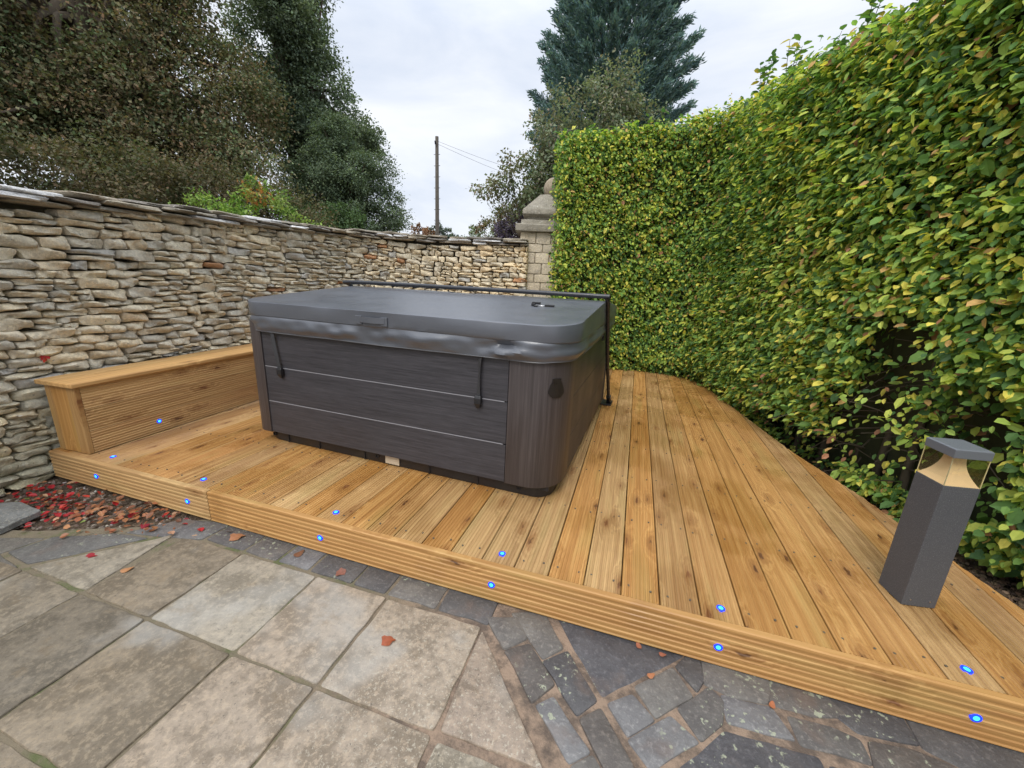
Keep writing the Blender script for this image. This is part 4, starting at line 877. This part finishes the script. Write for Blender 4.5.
tree('autumn_shrub','pinkish tan and green shrub behind the purple bush','shrub',(-2.6,10.2,gb),3.4,[(-2.9,10.2,2.7,.7,.6,.7),(-2.2,10.3,3.2,.6,.6,.8),(-3.6,10.3,2.5,.5,.5,.5)],7000,.075,[(.20,.17,.09),(.15,.20,.08),(.25,.16,.11),(.10,.14,.06)],[.3,.3,.2,.2],.22,.8,.05,shell=.3)
tree('pale_bush','pale grey green bush far behind the wall, right of the telegraph pole','bush',(-8.6,21.8,gb),3.9,[(-8.9,21.8,3.2,.9,.8,.85),(-7.7,22.3,3.1,.9,.8,.9),(-9.6,21.6,2.9,.5,.5,.6)],4500,.13,[(.22,.27,.19),(.28,.33,.23),(.17,.22,.15)],[.4,.3,.3],.3,.8,.06,shell=.3)
tree('copper_tree','distant orange brown tree left of the telegraph pole','tree',(-29,50.7,gb),7.6,[(-29.,50.7,5.3,2.4,2.2,2.5)],6000,.3,[(.22,.12,.075),(.28,.15,.09),(.17,.11,.07)],[.4,.3,.3],.5,.7,.2)
tree('distant_tree','distant grey green tree just behind the telegraph pole','tree',(-27.6,53.5,gb),8.4,[(-27.9,53.5,6.3,2.1,2.,2.4),(-26.0,54.,5.3,1.9,2.,1.9)],7000,.3,[(.12,.15,.13),(.16,.19,.15),(.09,.12,.11)],[.4,.3,.3],.5,.7,.2)

# ------------------------------------------------------------ telegraph pole and wires
po=thing('telegraph_pole','bare grey wooden telegraph pole behind the far wall','utility pole',(-9.52,18.08,gb))
mb=MB(); mb.tube([(-9.52,18.08,gb),(-9.52,18.08,3.5),(-9.52,18.08,7.68)],[.115,.10,.08],12); mb.build('shaft',plain('grey_timber_pole',(.14,.125,.105),.9,14,.35,.4),po,smooth=50)
mb=MB()
for k in range(7): MB().tube([(-9.69,18.08,3.9+k*.5),(-9.35,18.08,3.9+k*.5)],.012,5).build('step_iron',M['black'],po)
mb=MB(); mb.tube([(-9.52,17.94,7.3),(-9.52,17.9,7.45)],.04,8); mb.build('bracket',M['black'],po)
for i,(z1,lab) in enumerate(((6.1,'upper of the two thin overhead wires leaving the telegraph pole'),(5.3,'lower of the two thin overhead wires leaving the telegraph pole'))):
    mb=MB(); P_=[(-9.45+(9.3)*q,17.95+(4.0-2*i)*q,7.45-.12*i+(z1-7.45)*q-1.0*math.sin(math.pi*q)*.5) for q in np.linspace(0,1,14)]; mb.tube(P_,.006,5)
    tag(mb.build('overhead_wire',M['black'],origin=P_[0]),lab,'wire')

# ------------------------------------------------------------ fallen leaves
mleaf=leafmat('fallen_leaf',.1,.45,.4,.5)
red=[(.38,.020,.025),(.26,.012,.018),(.46,.045,.03)]; brn=[(.30,.11,.045),(.22,.085,.04),(.38,.17,.08),(.14,.06,.035),(.42,.24,.14)]; grn=[(.16,.24,.05)]
n_=400; x=np.concatenate([rng.normal(-2.45,.24,190),rng.normal(-2.0,.32,210)]); y=np.where(np.arange(n_)<190,-.20-.02*(x+2.4)+rng.normal(0,.10,n_),-.15+.16*(x+1.9)+rng.normal(0,.085,n_))
k=(x>-2.83)&(x<-1.28)&(y<-.035)&(y>-.62+.0*x)&(y>-.30+.40*(x+1.75)-.03); x,y=x[k],y[k]; n_=len(x); isr=(x<-2.2)&(rng.random(n_)<.62)|(rng.random(n_)<.12)
cl=np.where(isr[:,None],pick(red,[.5,.3,.2],n_),pick(brn+grn,[.3,.2,.2,.2,.07,.03],n_))
P_=np.column_stack([x,y,G-.012+rng.uniform(0,.030,n_)]); T_=np.column_stack([rng.normal(0,1,(n_,2)),rng.normal(0,.22,n_)]); N_=np.column_stack([rng.normal(0,.35,(n_,2)),np.ones(n_)])
V,lt,lo,cc=leaves(P_,T_,N_,rng.uniform(.018,.046,n_),cl,'L',1.25); tag(np_mesh('leaf_litter',V,lt,lo,cc,mleaf),kind='stuff')
# small gravel and crumbs mixed in the litter, and bark chips beside the deck
def chips(name,xy,z,size,pal_,w_,mat):
    V=[];L=[];C=[];n=0; T=np.array([(-1,-1,-.6),(1,-1,-.6),(1,1,-.6),(-1,1,-.6),(-.6,-.7,.6),(.7,-.6,.6),(.6,.7,.5),(-.7,.6,.6)],float); Fq=np.array([(0,3,2,1),(4,5,6,7),(0,1,5,4),(1,2,6,5),(2,3,7,6),(3,0,4,7)])
    n=len(xy); a=rng.uniform(0,6.28,n); sc=rng.uniform(.4,1.2,(n,3))*size; P=T[None]*sc[:,None,:]*rng.uniform(.7,1.2,(n,8,3)); ca,sa=np.cos(a)[:,None],np.sin(a)[:,None]
    X=P[:,:,0]*ca-P[:,:,1]*sa+xy[:,0,None]; Y=P[:,:,0]*sa+P[:,:,1]*ca+xy[:,1,None]; Z=P[:,:,2]*.7+np.asarray(z).reshape(-1,1)
    V=np.stack([X,Y,Z],2).reshape(-1,3); lo=(Fq.ravel()[None]+np.arange(n)[:,None]*8).ravel(); lt=np.full(n*6,4); cc=np.repeat(pick(pal_,w_,n),8,axis=0)
    return tag(np_mesh(name,V,lt,lo,cc,mat),kind='stuff')
mch=NT('chips'); mch=mch.fin(mch.attr(),.85)
n_=700; x=rng.uniform(-2.85,-1.3,n_); y=rng.uniform(-.5,-.03,n_); k=(y>-.30+.40*(x+1.75)-.06)
chips('gravel_crumbs',np.column_stack([x,y])[k],np.full(k.sum(),G-.012),.009,[(.26,.22,.18),(.12,.09,.07),(.18,.14,.11),(.34,.31,.28)],[.2,.45,.3,.05],mch)
n_=9000; q=rng.uniform(-.6,2.2,n_); p0=np.interp(q,[-.6,0,.49,.82,1.37,2.2],[2.52,2.42,2.31,2.24,2.13,1.9]); x=p0+rng.uniform(.0,.95,n_)
chips('bark_mulch',np.column_stack([x,q]),G-.025+rng.uniform(0,.02,n_),.013,[(.10,.065,.04),(.16,.10,.06),(.06,.04,.028),(.24,.17,.11),(.30,.24,.18)],[.35,.25,.25,.1,.05],mch)
def fleaf(x,y,z,size,col,rot,label,shape='round'):
    n=16; mb=MB(); rs=[]
    for k,rr in enumerate((1.,.6,.12)):
        row=[]
        for j in range(n):
            a=2*math.pi*j/n; lob=(1+.16*math.sin(a*5+1)+.1*math.sin(a*3)) if shape=='lobed' else (1+.05*math.sin(a*3+1)); ex=.62 if shape!='lobed' else .85
            row.append((size*rr*lob*math.cos(a),size*ex*rr*lob*math.sin(a)*(1-.25*math.cos(a)),.002+.10*size*(rr**2)*math.cos(2*a+1)+.06*size*rr))
        rs.append(row)
    mb.rings(rs,False,True); mb.c=[col+(1,)]*len(mb.v); o=mb.build('fallen_leaf',mleaf,smooth=180); o.location=(x,y,z); o.rotation_euler=(0,0,rot); tag(o,label,'leaf',group='single leaves fallen on the paving and deck')
fleaf(-.097,-.352,G,.026,(.33,.085,.035),.3,'large rusty red leaf lying alone in the middle of the paving','lobed')
fleaf(-1.44,-.434,G,.024,(.42,.20,.09),1.1,'pale orange leaf on the paving slab below the leaf litter')
fleaf(-1.698,-.429,G,.026,(.30,.02,.03),.2,'crimson leaf on the paving just left of the pale orange leaf')
fleaf(-1.729,-.183,G,.024,(.24,.015,.03),.9,'dark red leaf on the grey slate strip near the deck','lobed')
fleaf(-1.20,-.085,G,.035,(.36,.16,.08),.5,'curled light brown leaf on the dark setts at the foot of the deck','lobed')
fleaf(-.80,-.075,G,.028,(.20,.09,.05),1.5,'dull brown leaf against the deck below the third light')
fleaf(-.52,-.11,G,.026,(.26,.11,.08),2.1,'pinkish brown leaf on the setts right of the third light','lobed')
fleaf(.885,-.155,G,.016,(.42,.17,.08),.7,'small orange leaf on the edge of the large dark slab')
fleaf(.84,-.04,G,.016,(.40,.15,.09),1.9,'small orange leaf in the middle of the large dark slab')
fleaf(.93,-.05,G,.014,(.36,.13,.08),.2,'tiny orange leaf on the large dark slab close to the deck')
fleaf(1.285,-.125,G,.015,(.42,.15,.07),1.2,'orange leaf in the joint between two right hand setts')
# red paint like moss marks seen on two wall stones are leaves of a creeper
def wleaf(s,z,sz,label,rot):
    p=wp.at(s); tx=wp.tan(s); n0=np.array([tx[1],-tx[0],0]); n=7; b=np.array([p[0],p[1],z])+n0*(.03-.02*(z+.2)+.008); k=9
    P_=b+np.column_stack([tx[0]*rng.normal(0,sz*.3,k),tx[1]*rng.normal(0,sz*.3,k),rng.normal(0,sz*.22,k)])+n0*rng.uniform(0,.012,(k,1)); T_=rng.normal(0,.6,(k,3))+np.array([0,0,-.5]); T_-=np.outer(T_@n0,n0)*.8
    V,lt,lo,cc=leaves(P_-b,T_,np.tile(n0,(k,1))+rng.normal(0,.15,(k,3)),rng.uniform(.5,.9,k)*sz,pick(red,[.5,.3,.2],k),'L',1.3)
    o=np_mesh('creeper_leaves',V,lt,lo,cc,mleaf); o.location=b; tag(o,label,'leaves',group='red creeper leaves on the wall')
def s_of(x,y): return float(wp.s[np.argmin((wp.p[:,0]-x)**2+(wp.p[:,1]-y)**2)])
wleaf(s_of(-2.87,.06),.60,.034,'small bunch of bright red creeper leaves on the wall above the end of the bench',0)
#wleaf(s_of(-2.88,.2),1.42,.06,'faded red creeper leaves high on the left of the wall under the coping',0)
